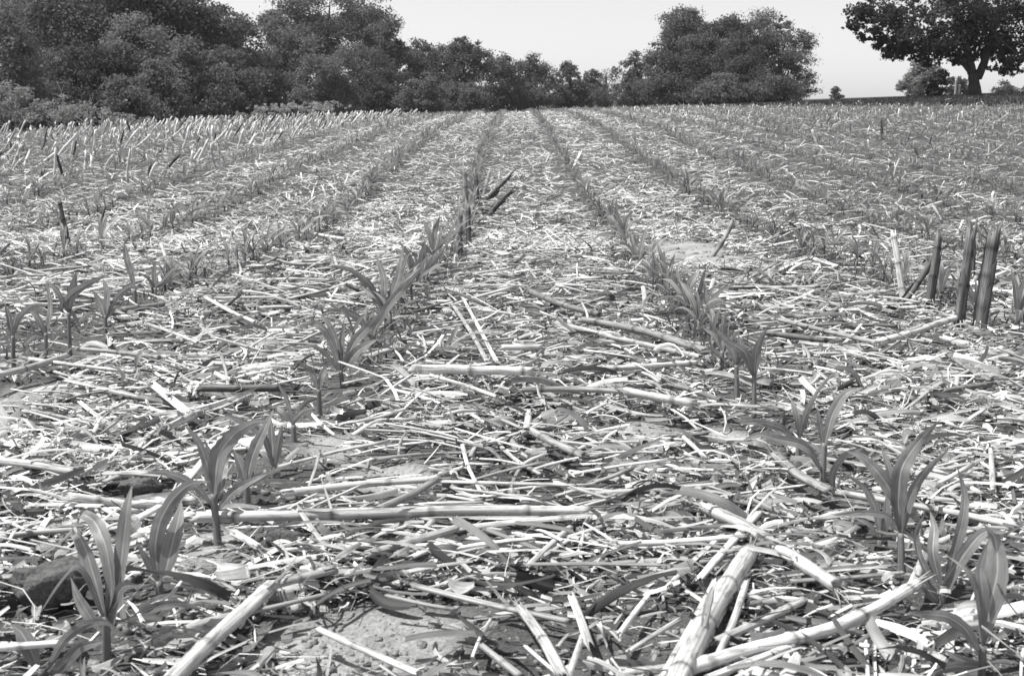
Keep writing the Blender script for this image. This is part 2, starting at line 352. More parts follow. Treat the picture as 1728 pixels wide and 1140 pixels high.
TR = [
 # name, label, cat, basex, D, eggs, leaf, tone, dens
 ('leafy_tree', 'pale leafy tree cut by the left edge of the picture', 35, 52, [(5, 105, 58, 70), (-10, 60, 50, 60), (25, 165, 40, 35)], .13, .085),
 ('tall_tree', 'tall dark tree behind the pale tree at the far left', 90, 74, [(70, 20, 90, 90), (30, -30, 90, 80), (60, 100, 80, 80)], .17, .055),
 ('tall_tree', 'tall broad tree filling the top left, left of the row of round bushes', 160, 68, [(150, 60, 90, 75), (170, -20, 100, 70), (135, 130, 65, 60)], .16, .07),
 ('tall_tree', 'tall tree with spreading top just left of the gap of sky', 300, 72, [(290, 30, 95, 50), (330, 60, 75, 50), (260, 85, 80, 60), (375, 75, 48, 45), (250, -30, 110, 60)], .16, .068),
 ('small_tree', 'upright narrow treetop standing beside the gap of sky', 400, 78, [(398, 48, 20, 26), (405, 85, 30, 40), (390, 130, 40, 50)], .15, .07),
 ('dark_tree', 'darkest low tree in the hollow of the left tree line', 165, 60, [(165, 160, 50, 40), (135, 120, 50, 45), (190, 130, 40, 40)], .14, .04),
 ('round_bush', 'wide low bush rising just behind the bramble bank', 60, 56, [(60, 165, 50, 36), (20, 170, 40, 30), (95, 180, 34, 28)], .12, .06),
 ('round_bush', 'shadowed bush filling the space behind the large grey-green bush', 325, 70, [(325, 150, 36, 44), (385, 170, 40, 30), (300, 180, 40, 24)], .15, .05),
 ('round_bush', 'round leafy bush lowest in front of the left trees, beside the dark hollow', 220, 52, [(222, 175, 36, 36), (205, 150, 22, 22)], .12, .075),
 ('round_bush', 'rounded bush with a pointed top, right of the dark hollow', 275, 56, [(272, 165, 32, 44), (262, 130, 20, 22), (295, 180, 26, 26)], .12, .075),
 ('leafy_tree', 'light leafy tree rising over the round bushes on the left', 235, 63, [(240, 85, 50, 48), (215, 110, 40, 40), (262, 120, 34, 34)], .14, .085),
 ('round_bush', 'large grey-green bush right of centre in the left tree block', 335, 60, [(335, 150, 44, 55), (315, 110, 32, 34), (350, 185, 34, 26)], .13, .08),
 ('leafy_tree', 'leafy tree in front of the narrow treetop, left of the weedy bank', 392, 66, [(392, 150, 44, 50), (378, 112, 34, 34), (410, 180, 34, 22)], .14, .07),
 ('leafy_tree', 'leafy tree under the gap of sky above the weedy bank', 440, 76, [(440, 150, 34, 42), (432, 118, 24, 28), (450, 175, 28, 18)], .15, .075),
 ('tall_tree', 'tallest tree of the second block with an overhanging leafy limb', 540, 108, [(560, 40, 72, 55), (610, 45, 50, 45), (520, 70, 60, 40), (478, 35, 30, 18), (452, 42, 13, 10)], .2, .065),
 ('leafy_tree', 'tree right below the overhanging leafy limb', 480, 95, [(480, 95, 44, 50), (470, 140, 40, 40), (500, 70, 26, 24)], .18, .07),
 ('leafy_tree', 'pale rounded tree in front of the tallest tree of the second block', 545, 92, [(545, 125, 44, 45), (530, 155, 40, 34), (570, 150, 34, 34)], .17, .082),
 ('leafy_tree', 'tree with jagged top stepping down right of the tallest tree', 645, 104, [(645, 75, 32, 38), (662, 85, 22, 24), (632, 110, 40, 44)], .19, .07),
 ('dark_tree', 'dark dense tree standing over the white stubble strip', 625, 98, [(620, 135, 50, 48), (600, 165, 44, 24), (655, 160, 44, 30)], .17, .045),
 ('leafy_tree', 'tree with twin pointed tops right of the jagged tree', 705, 108, [(700, 100, 20, 26), (716, 105, 22, 24), (706, 140, 38, 44)], .2, .065),
 ('leafy_tree', 'low rounded tree between the twin tops and the knobbly tall one', 748, 112, [(748, 105, 24, 24), (745, 140, 36, 42)], .2, .07),
 ('leafy_tree', 'tall knobbly tree with two lobes at its top, centre left', 788, 110, [(780, 85, 18, 20), (800, 92, 14, 20), (788, 120, 32, 36), (790, 155, 36, 30)], .19, .055),
 ('round_bush', 'bush low before the twin topped tree at the field end', 720, 92, [(722, 160, 32, 26), (700, 172, 26, 16)], .15, .075),
 ('round_bush', 'bush low before the knobbly tall tree at the field end', 775, 95, [(775, 168, 34, 20), (800, 160, 24, 22)], .15, .065),
 ('leafy_tree', 'rounded tree right of the knobbly tall one', 848, 114, [(845, 128, 30, 26), (852, 160, 36, 26), (835, 112, 12, 12)], .2, .055),
 ('leafy_tree', 'light feathery tree with thin upright tips above the row ends', 900, 118, [(898, 125, 24, 22), (897, 112, 9, 14), (912, 145, 26, 30), (890, 160, 30, 24)], .17, .075),
 ('small_tree', 'small square topped tree standing alone above the row ends', 962, 122, [(962, 122, 14, 15), (955, 116, 7, 9), (962, 150, 26, 24), (945, 165, 22, 18)], .18, .055),
 ('small_tree', 'small pale tree just right of the square topped one', 998, 122, [(998, 135, 14, 15), (1000, 158, 20, 20)], .17, .075),
 ('small_tree', 'sparse thin tree with sky showing through it', 1022, 126, [(1022, 135, 16, 15), (1038, 124, 7, 10)], .12, .08),
 ('round_bush', 'low dark rounded bush in the gap under the sparse tree', 1022, 112, [(1018, 166, 22, 15), (1045, 166, 24, 16)], .16, .05),
 ('leafy_tree', 'medium tree leaning against the left side of the big clump', 1072, 108, [(1070, 112, 20, 22), (1068, 140, 28, 26), (1080, 165, 30, 18)], .17, .065),
 ('tall_tree', 'left half of the big clump, dense with a domed top', 1150, 92, [(1150, 65, 44, 42), (1130, 100, 38, 40), (1165, 120, 50, 45), (1140, 150, 48, 28), (1160, 38, 26, 16), (1185, 85, 34, 40), (1120, 130, 30, 40)], .15, .065),
 ('tall_tree', 'middle of the big clump, flat shaded and slightly lower', 1215, 88, [(1215, 75, 40, 38), (1225, 110, 48, 40), (1215, 148, 50, 28), (1240, 52, 22, 22), (1262, 75, 28, 34), (1190, 100, 34, 44)], .14, .058),
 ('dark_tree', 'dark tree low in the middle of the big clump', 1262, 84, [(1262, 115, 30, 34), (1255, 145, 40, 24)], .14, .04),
 ('airy_tree', 'airy tree with separate upright twigs closing the big clump on the right', 1320, 90, [(1310, 75, 42, 45), (1330, 105, 42, 48), (1345, 140, 30, 34), (1290, 60, 22, 34), (1322, 48, 14, 20), (1290, 120, 40, 40), (1350, 85, 18, 26)], .115, .075),
 ('round_bush', 'paler bush at the foot of the big clump', 1215, 78, [(1222, 145, 26, 18), (1210, 158, 30, 14)], .13, .08),
 ('round_bush', 'bush at the foot of the airy tree', 1300, 78, [(1290, 155, 30, 16), (1320, 158, 30, 14)], .13, .06),
]
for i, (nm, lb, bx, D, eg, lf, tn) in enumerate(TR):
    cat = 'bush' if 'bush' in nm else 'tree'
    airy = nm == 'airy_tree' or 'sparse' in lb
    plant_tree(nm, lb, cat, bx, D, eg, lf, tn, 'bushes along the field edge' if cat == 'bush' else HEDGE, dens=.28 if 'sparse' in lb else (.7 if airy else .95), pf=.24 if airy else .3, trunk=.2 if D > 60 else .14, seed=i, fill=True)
# small lone tree on the skyline, the conifer and shrubs under the maple, the maple itself
plant_tree('small_tree', 'tiny lone tree on the skyline between the big clump and the maple', 'tree', 1411, 110, [(1410, 154, 6, 6), (1413, 163, 10, 4)], .14, .06, dens=1.2, trunk=.1, seed=60)
plant_tree('conifer', 'pale drooping conifer behind the dark shrub under the maple', 'tree', 1552, 76, [(1553, 112, 10, 14), (1550, 130, 18, 16), (1548, 148, 26, 14), (1525, 145, 12, 7), (1572, 125, 12, 16)], .12, .11, dens=1.0, trunk=.12, seed=61)
plant_tree('dark_shrub', 'dark round shrub standing on the lawn left of the maple trunk', 'shrub', 1580, 47, [(1580, 145, 17, 18), (1586, 128, 10, 10), (1574, 156, 14, 8)], .10, .035, dens=1.1, trunk=.06, seed=62)
plant_tree('small_tree', 'small low branching tree between the dark shrub and the maple trunk', 'tree', 1612, 90, [(1606, 137, 16, 5), (1622, 138, 10, 6), (1600, 152, 18, 8), (1622, 152, 14, 8)], .14, .06, dens=.9, trunk=.06, seed=63)
plant_tree('round_bush', 'rounded bush on the skyline right of the maple trunk', 'bush', 1700, 80, [(1700, 154, 22, 12)], .13, .06, seed=64)
plant_tree('maple_tree', 'large spreading maple with forked dark trunk on the lawn at top right', 'tree', 1645, 44,
    [(1660, 0, 110, 70), (1560, 40, 80, 40), (1500, 18, 50, 26), (1590, 75, 48, 28), (1700, 60, 60, 50), (1530, 80, 36, 20), (1700, 108, 26, 16), (1620, -40, 120, 50), (1750, 30, 80, 60), (1625, 100, 18, 12), (1465, 30, 26, 14), (1555, 98, 18, 10), (1512, 92, 16, 8), (1470, 58, 22, 10), (1495, 72, 20, 10), (1545, 62, 40, 30), (1610, 50, 40, 36), (1660, 85, 26, 16), (1715, 90, 24, 26), (1450, 18, 20, 10), (1440, 45, 14, 5)],
    .105, .034, dens=.62, pf=.22, trunk=.24, seed=65, limbs=8,
    forks=[(.23, [(1645, 166), (1644, 140), (1640, 118)]), (.14, [(1641, 124), (1634, 95), (1626, 50), (1610, 0)]), (.13, [(1650, 132), (1662, 105), (1668, 75), (1690, 10)]), (.07, [(1640, 128), (1628, 112), (1616, 100)]), (.06, [(1643, 100), (1652, 85), (1658, 60)])])
# white gate posts far behind under the maple
for k, (x, lb) in enumerate([(1612, 'pale upright post seen left of the maple trunk'), (1618, 'shorter pale post just right of the first, left of the maple trunk')]):
    p = at_depth(x, 158, 70); p[2] = float(H(p[0], p[1]))
    o = Buf().add(tube([p, p + np.array([0, 0, .95 - k * .3])], .07, 8, .1, tone=.5)).obj('post', M_BARK, loc=p); tag(o, lb, 'post', 'pale posts behind the lawn')

# weedy bank and low growth at the left margin
def bank(name, label, eggs_px, D, leaf, tone, seed, dens=.8):
    rnd = np.random.RandomState(seed); eggs = []
    for cx, cy, rx, ry in eggs_px: eggs.append((at_depth(cx, cy, D), (rx * D / F, rx * D / F * .8, ry * D / F)))
    B, _ = crown(eggs, leaf, rnd, tone, dens, .22); b = eggs[0][0].copy(); b[2] = float(H(b[0], b[1]))
    t = thing(name, label, 'bush', b)
    B.obj('foliage', M_TREE, t, loc=b, smooth=False).location = (0, 0, 0)
    S = Buf()
    for k in range(14):
        e = eggs[k % len(eggs)]; p = e[0] + rnd.uniform(-.7, .7, 3) * e[1]; p[2] = float(H(p[0], p[1])); q = p + np.array([rnd.randn() * .2, rnd.randn() * .1, e[1][2] * rnd.uniform(1.2, 1.9)])
        S.add(tube([p, (p + q) / 2 + rnd.randn(3) * .04, q], .006, 5, .1, tone=.3, rnd=rnd, taper=(1, .4)))
    S.obj('twig', M_BARK, t, loc=b).location = (0, 0, 0)
    return t
bank('bramble_bank', 'low rounded bank of brambles at the left edge of the field', [(60, 188, 90, 32), (120, 198, 70, 22), (10, 180, 60, 38), (185, 204, 55, 14)], 30, .06, .13, 5)
bank('weed_bank', 'pale weedy bank at the foot of the trees under the gap of sky', [(500, 182, 50, 12), (450, 187, 40, 12), (550, 181, 40, 9)], 50, .08, .17, 6)
bank('weed_bank', 'strip of low weeds below the round bushes on the left', [(250, 208, 50, 9), (310, 207, 50, 8), (370, 201, 45, 9), (215, 206, 40, 11), (420, 196, 30, 8)], 40, .07, .13, 7)
# bare branching twigs rising from the bramble bank
for k, (lb, br) in enumerate([
    ('pale bare branching sapling standing on the bramble bank', [[(146, 212), (148, 185), (158, 160)], [(148, 190), (165, 172), (172, 160)], [(150, 178), (152, 166), (156, 158)]]),
    ('thin curved bare twig at the right end of the bramble bank', [[(152, 218), (140, 205), (128, 196)], [(140, 205), (130, 206)]]),
    ('tall bare twig in front of the dark tree hollow', [[(108, 178), (104, 155), (96, 138)], [(104, 155), (108, 142)]])]):
    B = Buf()
    for j, pts in enumerate(br): B.add(tube([at_depth(x, y, 27) for x, y in pts], .012 if j == 0 else .007, 5, .05, tone=.35, taper=(1, .35)))
    p = at_depth(*br[0][0], 27); tag(B.obj('bare_sapling', M_BARK, loc=p), lb, 'sapling', 'bare twigs on the bank')

# ------------------------------------------------------------------ grass (nobody could count it)
rnd = np.random.RandomState(21); n = 60000
yy = rnd.uniform(24, 62, n); xx = rnd.uniform(-.52, .52, n) * yy
lw = lawn(xx, yy); k = (rnd.rand(n) < lw) ; xx, yy = xx[k], yy[k]; n = len(xx)
B = Buf().add(strips(xx, yy, H(xx, yy) + .02, rnd.rand(n) * 6.28, rnd.uniform(.06, .14, n), rnd.uniform(.015, .04, n), 1, 2, rnd.uniform(.05, .11, n), np.zeros(n), rnd.uniform(.9, 1.5, n), rnd.rand(n) * 6, np.zeros(n), rnd, 0))
tag(B.obj('grass', M_GRASS), 'short mown grass of the lawn and the field margin', 'grass', kind='stuff')

# ------------------------------------------------------------------ corn seedlings
PL = []
plants = []                                                  # (depth, maker) so that the 300 largest become things
def traced(base, stem, leaves, zoom, tone=.125, label=None, seed=0):
    """zoom = (x0, y0, scale) of the view the points were read from; widths in the same units"""
    x0, y0, s = zoom; rnd = np.random.RandomState(seed + 500)
    cv = lambda p: (x0 + p[0] / s, y0 + p[1] / s)
    bp, d = on_ground(*cv(base), 0.0)
    t = thing('corn_seedling', label, 'corn seedling', bp, 'corn seedlings in the field rows'); PL.append((bp[0], bp[1]))
    bp2 = bp - np.array([0, 0, .01]); top = at_depth(*cv(stem), d)
    r = .0042 if d < 2 else .0045
    Buf().add(tube([bp2, (bp2 + top) / 2, top], r, 8, .005, tone=tone * .95, groove=.03, rnd=rnd, taper=(1.15, .85))).obj('stem', M_STEM, t, loc=bp).location = (0, 0, 0)
    for wz, dd, pts in leaves:
        ln = sum(math.hypot(pts[i + 1][0] - pts[i][0], pts[i + 1][1] - pts[i][1]) for i in range(len(pts) - 1)) / s * d / F
        P = []; q = len(pts) - 1
        for i, p in enumerate(pts):
            P.append(at_depth(*cv(p), d + dd * ln * (i / q) ** 1.2 + (0.004 * rnd.randn() if i else 0)))
        # root the leaf on the stem axis
        a, b = bp2, top; u = np.clip(np.dot(P[0] - a, b - a) / np.dot(b - a, b - a), .15, 1.0)
        root = a + (b - a) * u
        if np.linalg.norm(root - P[0]) > .003: P = [root] + P
        wd = wz / s * d / F * .92
        T = P[-1] - P[0]; side = np.cross(T, np.array([0, 1., 0])); side /= np.linalg.norm(side) + 1e-9
        side = side + np.array([0, rnd.choice([-1, 1]) * rnd.uniform(.2, .55), 0]); side /= np.linalg.norm(side)
        Buf().add(blade(P, wd, side, tone * rnd.uniform(.9, 1.12), peak=rnd.uniform(.38, .5), rnd=rnd, fold=.28, twist=rnd.randn() * .55, step=.005 if d < 2.5 else .009)).obj('leaf', M_LEAF, t, loc=bp).location = (0, 0, 0)
    return t
Z1 = (0, 800, 3.353); Z2 = (240, 600, 3.353); Z5 = (440, 380, 3.8); Z3 = (1380, 680, 2.477); Z4 = (1180, 520, 3.353); Z6 = (1000, 380, 4.75); Z7 = (0, 380, 4.072)
TP = [
 (Z1, (600, 1090), (600, 800), [(130, .2, [(600, 830), (545, 620), (490, 430), (440, 335), (405, 350)]), (105, .5, [(640, 640), (600, 400), (540, 265), (465, 215), (390, 330)]), (135, .1, [(672, 650), (695, 420), (718, 210), (748, 60)]), (60, -.4, [(590, 820), (500, 570), (430, 500), (320, 630), (215, 800)]), (75, .4, [(570, 880), (500, 790), (440, 690), (400, 580)]), (80, -.3, [(640, 850), (650, 730), (690, 625), (800, 630)])], 'biggest corn seedling at lower left, broad upright leaves beside the large clod'),
 (Z1, (905, 700), (900, 600), [(105, .2, [(895, 590), (875, 420), (900, 270), (970, 140), (1070, 50), (1190, 40)]), (110, .4, [(930, 580), (975, 390), (1010, 260), (1025, 150)]), (50, -.2, [(885, 590), (830, 480), (780, 400)]), (50, -.3, [(905, 610), (980, 600), (1060, 620), (1140, 628)]), (42, -.5, [(890, 610), (800, 635), (690, 605)])], 'seedling with two tall cupped leaves right of the biggest one at lower left'),
 (Z1, (715, 900), (715, 860), [(60, -.2, [(720, 890), (790, 790), (880, 745), (1010, 725), (1165, 765)]), (40, .3, [(715, 870), (690, 760), (700, 640)])], 'low seedling with one long flat leaf reaching right at lower left'),
 (Z1, (235, 1165), (240, 1090), [(105, .2, [(220, 1110), (160, 960), (115, 880), (60, 850)]), (62, -.2, [(265, 1110), (350, 940), (460, 850), (590, 822), (695, 900)]), (80, -.3, [(300, 1130), (390, 1040), (450, 975), (585, 945)]), (40, -.4, [(300, 1140), (340, 1090), (375, 1060)])], 'seedling cut by the bottom edge in the left corner, one leaf arching right'),
 (Z2, (432, 1090), (402, 780), [(62, .2, [(400, 820), (372, 620), (318, 480), (238, 388)]), (105, -.1, [(410, 760), (425, 560), (520, 440), (620, 378), (715, 370)]), (52, .4, [(440, 800), (455, 690), (470, 610), (500, 555)]), (55, -.4, [(390, 840), (320, 750), (230, 690), (120, 652), (-10, 668)]), (58, -.4, [(430, 870), (510, 770), (610, 712), (710, 668)]), (50, .1, [(400, 700), (390, 560), (350, 470)])], 'seedling rising behind the end of the long pale stalk, base dark'),
 (Z2, (597, 862), (592, 720), [(80, .2, [(590, 730), (620, 570), (700, 395), (745, 300)]), (60, .3, [(582, 720), (555, 610), (505, 510)]), (42, -.3, [(595, 740), (660, 690), (770, 640), (860, 600)]), (32, .2, [(600, 740), (640, 690), (690, 640)])], 'seedling with one tall bright leaf between two others, behind the long pale stalk'),
 (Z2, (740, 735), (745, 620), [(45, -.2, [(742, 630), (700, 470), (640, 415), (560, 365), (480, 342), (395, 372)]), (52, .2, [(750, 630), (768, 500), (792, 390)]), (50, .3, [(742, 610), (735, 470), (722, 330)]), (40, .4, [(740, 620), (700, 560), (660, 540)])], 'slim seedling with a thin leaf arching far left in the near left row'),
 (Z2, (862, 532), (856, 390), [(52, .2, [(856, 400), (822, 240), (758, 138)]), (40, .3, [(850, 380), (800, 310), (760, 290)]), (40, -.3, [(860, 370), (905, 310), (992, 288)])], 'lone slender seedling with an upright leaf just left of the dark stem'),
 (Z2, (1003, 335), (1000, 190), [(48, .2, [(1000, 200), (965, 90), (875, 28)]), (42, .3, [(1000, 190), (1015, 110), (1045, 50)]), (36, -.2, [(1000, 240), (930, 250), (870, 330)])], 'seedling with a hooked leaf in the near left row below the busy clump'),
 (Z5, (530, 1050), (512, 930), [(62, .1, [(505, 930), (465, 760), (400, 655), (330, 620), (235, 640)]), (52, .3, [(510, 900), (482, 730), (435, 625), (370, 560)]), (42, .3, [(515, 900), (520, 740), (532, 610)]), (66, .2, [(530, 920), (600, 740), (700, 640), (790, 540)]), (70, -.1, [(530, 930), (620, 800), (750, 730)]), (42, -.3, [(495, 930), (420, 820), (330, 760), (230, 790)])], 'bushy seedling fanning six leaves in the near left row beside the fat pale stalk'),
 (Z5, (700, 820), (710, 720), [(60, .1, [(700, 740), (760, 600), (850, 470), (960, 360), (1050, 245)]), (50, -.3, [(700, 720), (640, 600), (540, 545), (410, 535)]), (40, .3, [(700, 730), (660, 610), (690, 500)]), (36, -.4, [(710, 760), (790, 730), (880, 745)])], 'seedling with a long leaf sweeping up to the right in the near left row'),
 (Z5, (800, 660), (790, 520), [(60, .2, [(785, 520), (800, 350), (740, 195)]), (52, -.1, [(775, 500), (700, 370), (570, 275), (420, 262)]), (62, .1, [(805, 520), (885, 340), (905, 200), (915, 110)]), (50, .4, [(815, 500), (930, 350), (1045, 255)]), (36, -.3, [(850, 520), (885, 600), (945, 690)]), (40, .2, [(790, 540), (720, 450), (640, 390)])], 'wide spreading seedling with a dark upright leaf in the near left row'),
 (Z5, (1010, 430), (1020, 330), [(52, .1, [(1015, 340), (1035, 200), (1055, 90)]), (44, -.1, [(1010, 350), (960, 200), (885, 100)]), (40, .2, [(1020, 340), (1100, 240), (1180, 150)]), (40, .2, [(1010, 330), (980, 260), (930, 250)])], 'seedling in the near left row in front of the dark stubble clump'),
 (Z5, (1105, 290), (1105, 160), [(42, .2, [(1105, 170), (1085, 60), (1040, -40)]), (42, .1, [(1110, 160), (1115, 40), (1150, -60)]), (42, .3, [(1115, 170), (1170, 100), (1250, 50)]), (34, -.2, [(1100, 190), (1040, 120), (990, 110)])], 'seedling against the left side of the dark stubble clump'),
 (Z3, (355, 745), (346, 540), [(62, .1, [(342, 520), (328, 400), (255, 290), (185, 220), (120, 200)]), (75, .1, [(335, 420), (345, 270), (420, 160), (512, 68)]), (42, .3, [(325, 400), (292, 250), (263, 175)]), (48, .3, [(355, 540), (378, 410), (420, 320), (480, 250), (548, 192)]), (30, -.2, [(345, 530), (300, 470), (210, 455), (60, 468)]), (34, -.4, [(360, 530), (430, 590), (500, 640), (640, 690)])], 'many leaved seedling at right front, one broad leaf pointing up right'),
 (Z3, (512, 850), (525, 760), [(50, .2, [(535, 790), (560, 660), (607, 490), (618, 380), (583, 268)]), (52, .3, [(515, 760), (478, 620), (490, 520), (470, 452)]), (50, .4, [(500, 780), (420, 640), (405, 540), (450, 455)]), (52, -.3, [(500, 830), (460, 780), (405, 712)]), (62, .1, [(535, 790), (595, 650), (690, 530), (790, 540)]), (45, .0, [(520, 770), (560, 700), (600, 640)])], 'seedling with a tall sword like leaf between the two biggest at right front'),
 (Z3, (682, 1150), (688, 1010), [(108, .1, [(690, 1000), (715, 860), (755, 700), (745, 560), (690, 498)]), (42, -.1, [(690, 960), (672, 800), (630, 700), (545, 640)]), (60, .4, [(690, 800), (675, 690), (720, 565)]), (58, -.3, [(685, 1050), (620, 940), (540, 885), (385, 880)]), (38, -.3, [(680, 1085), (600, 1075), (525, 1030)]), (50, -.5, [(690, 1100), (560, 1095), (420, 1150)]), (45, -.3, [(695, 1090), (790, 1068), (870, 1095)])], 'broad leaved seedling at the bottom right corner with a wide pale midrib'),
 (Z3, (258, 605), (262, 560), [(34, .1, [(262, 570), (248, 450), (200, 350), (105, 288)]), (50, .2, [(268, 570), (285, 470), (290, 380)]), (26, -.2, [(255, 560), (210, 500), (150, 480)]), (24, -.1, [(255, 575), (290, 540), (330, 560)])], 'small seedling left of the many leaved one at right front'),
 (Z3, (62, 450), (68, 390), [(26, .2, [(66, 400), (90, 320), (100, 250)]), (36, .0, [(68, 400), (55, 290), (115, 208), (195, 185)]), (24, .2, [(66, 400), (40, 340), (20, 330)])], 'thin small seedling right behind the pale round stalk near the right row'),
 (Z4, (695, 1060), (708, 760), [(70, .1, [(712, 760), (750, 600), (825, 475), (928, 448)]), (42, .2, [(700, 780), (685, 660), (663, 555)]), (58, -.2, [(695, 930), (625, 800), (560, 762), (440, 742), (340, 708), (245, 748)]), (30, .2, [(700, 820), (640, 770), (600, 790)])], 'seedling with one leaf curving right like a sickle in the near right row'),
 (Z4, (560, 870), (562, 730), [(72, .2, [(563, 740), (600, 590), (680, 435), (782, 348)]), (42, .3, [(560, 720), (548, 600), (518, 505)]), (50, .0, [(558, 780), (480, 680), (350, 642), (225, 652)])], 'seedling with a broad upright leaf just behind the sickle leaved one'),
 (Z4, (312, 612), (312, 380), [(62, .2, [(312, 390), (318, 240), (385, 98)]), (60, -.1, [(308, 380), (260, 240), (165, 190), (90, 115)]), (28, .2, [(310, 400), (280, 300), (260, 250)]), (26, -.2, [(305, 420), (240, 385), (200, 380)])], 'tall stemmed seedling in the near right row beside the round weed tuft'),
 (Z4, (215, 522), (210, 320), [(60, .2, [(210, 330), (240, 220), (220, 150)]), (50, .1, [(208, 310), (180, 210), (110, 130)]), (40, .3, [(215, 300), (260, 220), (290, 260)])], 'tall stemmed seedling just left of the one beside the round weed tuft'),
 (Z4, (128, 385), (130, 240), [(52, .1, [(130, 250), (128, 120), (150, 15)]), (34, .2, [(125, 240), (85, 150), (20, 110)]), (34, .3, [(130, 260), (170, 170), (200, 120)]), (30, -.3, [(125, 290), (80, 230), (0, 250)])], 'seedling with one broad leaf held upright in the near right row'),
 (Z6, (795, 790), (790, 640), [(60, .2, [(785, 650), (775, 480), (865, 345)]), (42, .1, [(760, 640), (700, 440), (668, 320)]), (50, .3, [(800, 640), (865, 500), (908, 335)]), (60, .1, [(810, 700), (885, 570), (975, 495)]), (40, -.2, [(770, 740), (680, 660), (590, 608)]), (34, -.1, [(770, 650), (690, 575), (570, 568), (455, 635)])], 'bushy seedling with six pointed leaves midway along the near right row'),
 (Z6, (800, 940), (805, 850), [(36, .0, [(800, 860), (730, 812), (625, 905)]), (36, .1, [(805, 850), (900, 815), (1000, 745)]), (30, .2, [(805, 850), (830, 790), (820, 720)])], 'low seedling in front of the bushy one in the near right row'),
 (Z6, (480, 505), (480, 420), [(46, .1, [(480, 430), (492, 310), (475, 200)]), (30, .2, [(478, 430), (440, 320), (400, 280)]), (30, .2, [(482, 430), (530, 370), (560, 330)])], 'seedling left of the forked one in the near right row'),
 (Z6, (612, 520), (605, 440), [(50, .1, [(605, 450), (585, 350), (515, 258)]), (34, .2, [(608, 450), (630, 370), (640, 300)]), (28, .2, [(605, 460), (660, 380), (750, 250)])], 'forked seedling with a pale broad leaf in the near right row'),
 (Z6, (365, 360), (368, 280), [(50, .1, [(370, 290), (400, 130), (430, 10)]), (36, .2, [(362, 280), (330, 160), (310, 60)]), (30, .2, [(368, 280), (300, 170), (220, 130)]), (26, .1, [(370, 290), (440, 190), (500, 200)])], 'upright leafy seedling beyond the pale broad leafed one in the near right row'),
 (Z7, (90, 960), (88, 760), [(45, .2, [(85, 770), (62, 620), (28, 535)]), (45, .0, [(90, 760), (130, 625), (225, 542), (355, 548)]), (36, .2, [(88, 760), (100, 650), (110, 590)])], 'seedling at the left edge with a leaf arching right, second left row'),
 (Z7, (315, 885), (315, 740), [(52, .2, [(310, 740), (262, 630), (205, 588)]), (76, .1, [(320, 750), (355, 570), (325, 385)]), (45, -.2, [(312, 770), (225, 748), (145, 835)]), (34, -.2, [(318, 760), (360, 770), (410, 790)])], 'broad leaved seedling second from the left edge in the second left row'),
 (Z7, (480, 865), (472, 600), [(68, .1, [(472, 600), (498, 450), (522, 318)]), (58, .0, [(472, 620), (400, 585), (480, 480), (600, 400), (745, 338)]), (60, .1, [(468, 590), (400, 450), (325, 385)]), (34, .2, [(476, 560), (530, 650), (570, 735)])], 'tall seedling with crossed broad leaves in the second left row'),
 (Z7, (726, 755), (726, 620), [(52, .2, [(722, 630), (690, 530), (638, 448)]), (60, .1, [(730, 620), (742, 460), (705, 365)]), (40, .1, [(735, 620), (800, 490), (900, 408), (985, 440)]), (36, -.1, [(722, 640), (620, 590), (505, 695)]), (34, .0, [(732, 640), (790, 570), (850, 600)])], 'seedling with five spread leaves in the second left row beside the dark short stalk'),
 (Z7, (932, 605), (928, 440), [(50, .1, [(928, 450), (905, 330), (870, 230), (853, 115)]), (34, .2, [(930, 440), (960, 400), (1000, 440)])], 'single bladed tall seedling behind the dark short stalk'),
 (Z7, (1070, 545), (1070, 430), [(50, .1, [(1070, 440), (1058, 330), (1062, 245)]), (36, .0, [(1065, 430), (1030, 370), (980, 330)]), (40, .1, [(1080, 430), (1180, 310), (1295, 240)]), (30, -.1, [(1080, 430), (1180, 368), (1275, 412)])], 'seedling with two leaves reaching right in the second left row'),
 (Z7, (1155, 485), (1152, 400), [(46, .1, [(1150, 410), (1160, 320), (1140, 255)]), (34, .1, [(1154, 410), (1200, 320), (1230, 280)])], 'short seedling right of the one reaching right in the second left row'),
 (Z7, (1322, 385), (1320, 310), [(40, .1, [(1320, 320), (1325, 250), (1305, 175)]), (28, .1, [(1322, 320), (1350, 270), (1380, 250)])], 'narrow upright seedling at the right end of the second left group'),
]
for i, (z, b, s, lv, lb) in enumerate(TP): traced(b, s, lv, z, label=lb, seed=i)
n_traced = len(TP)

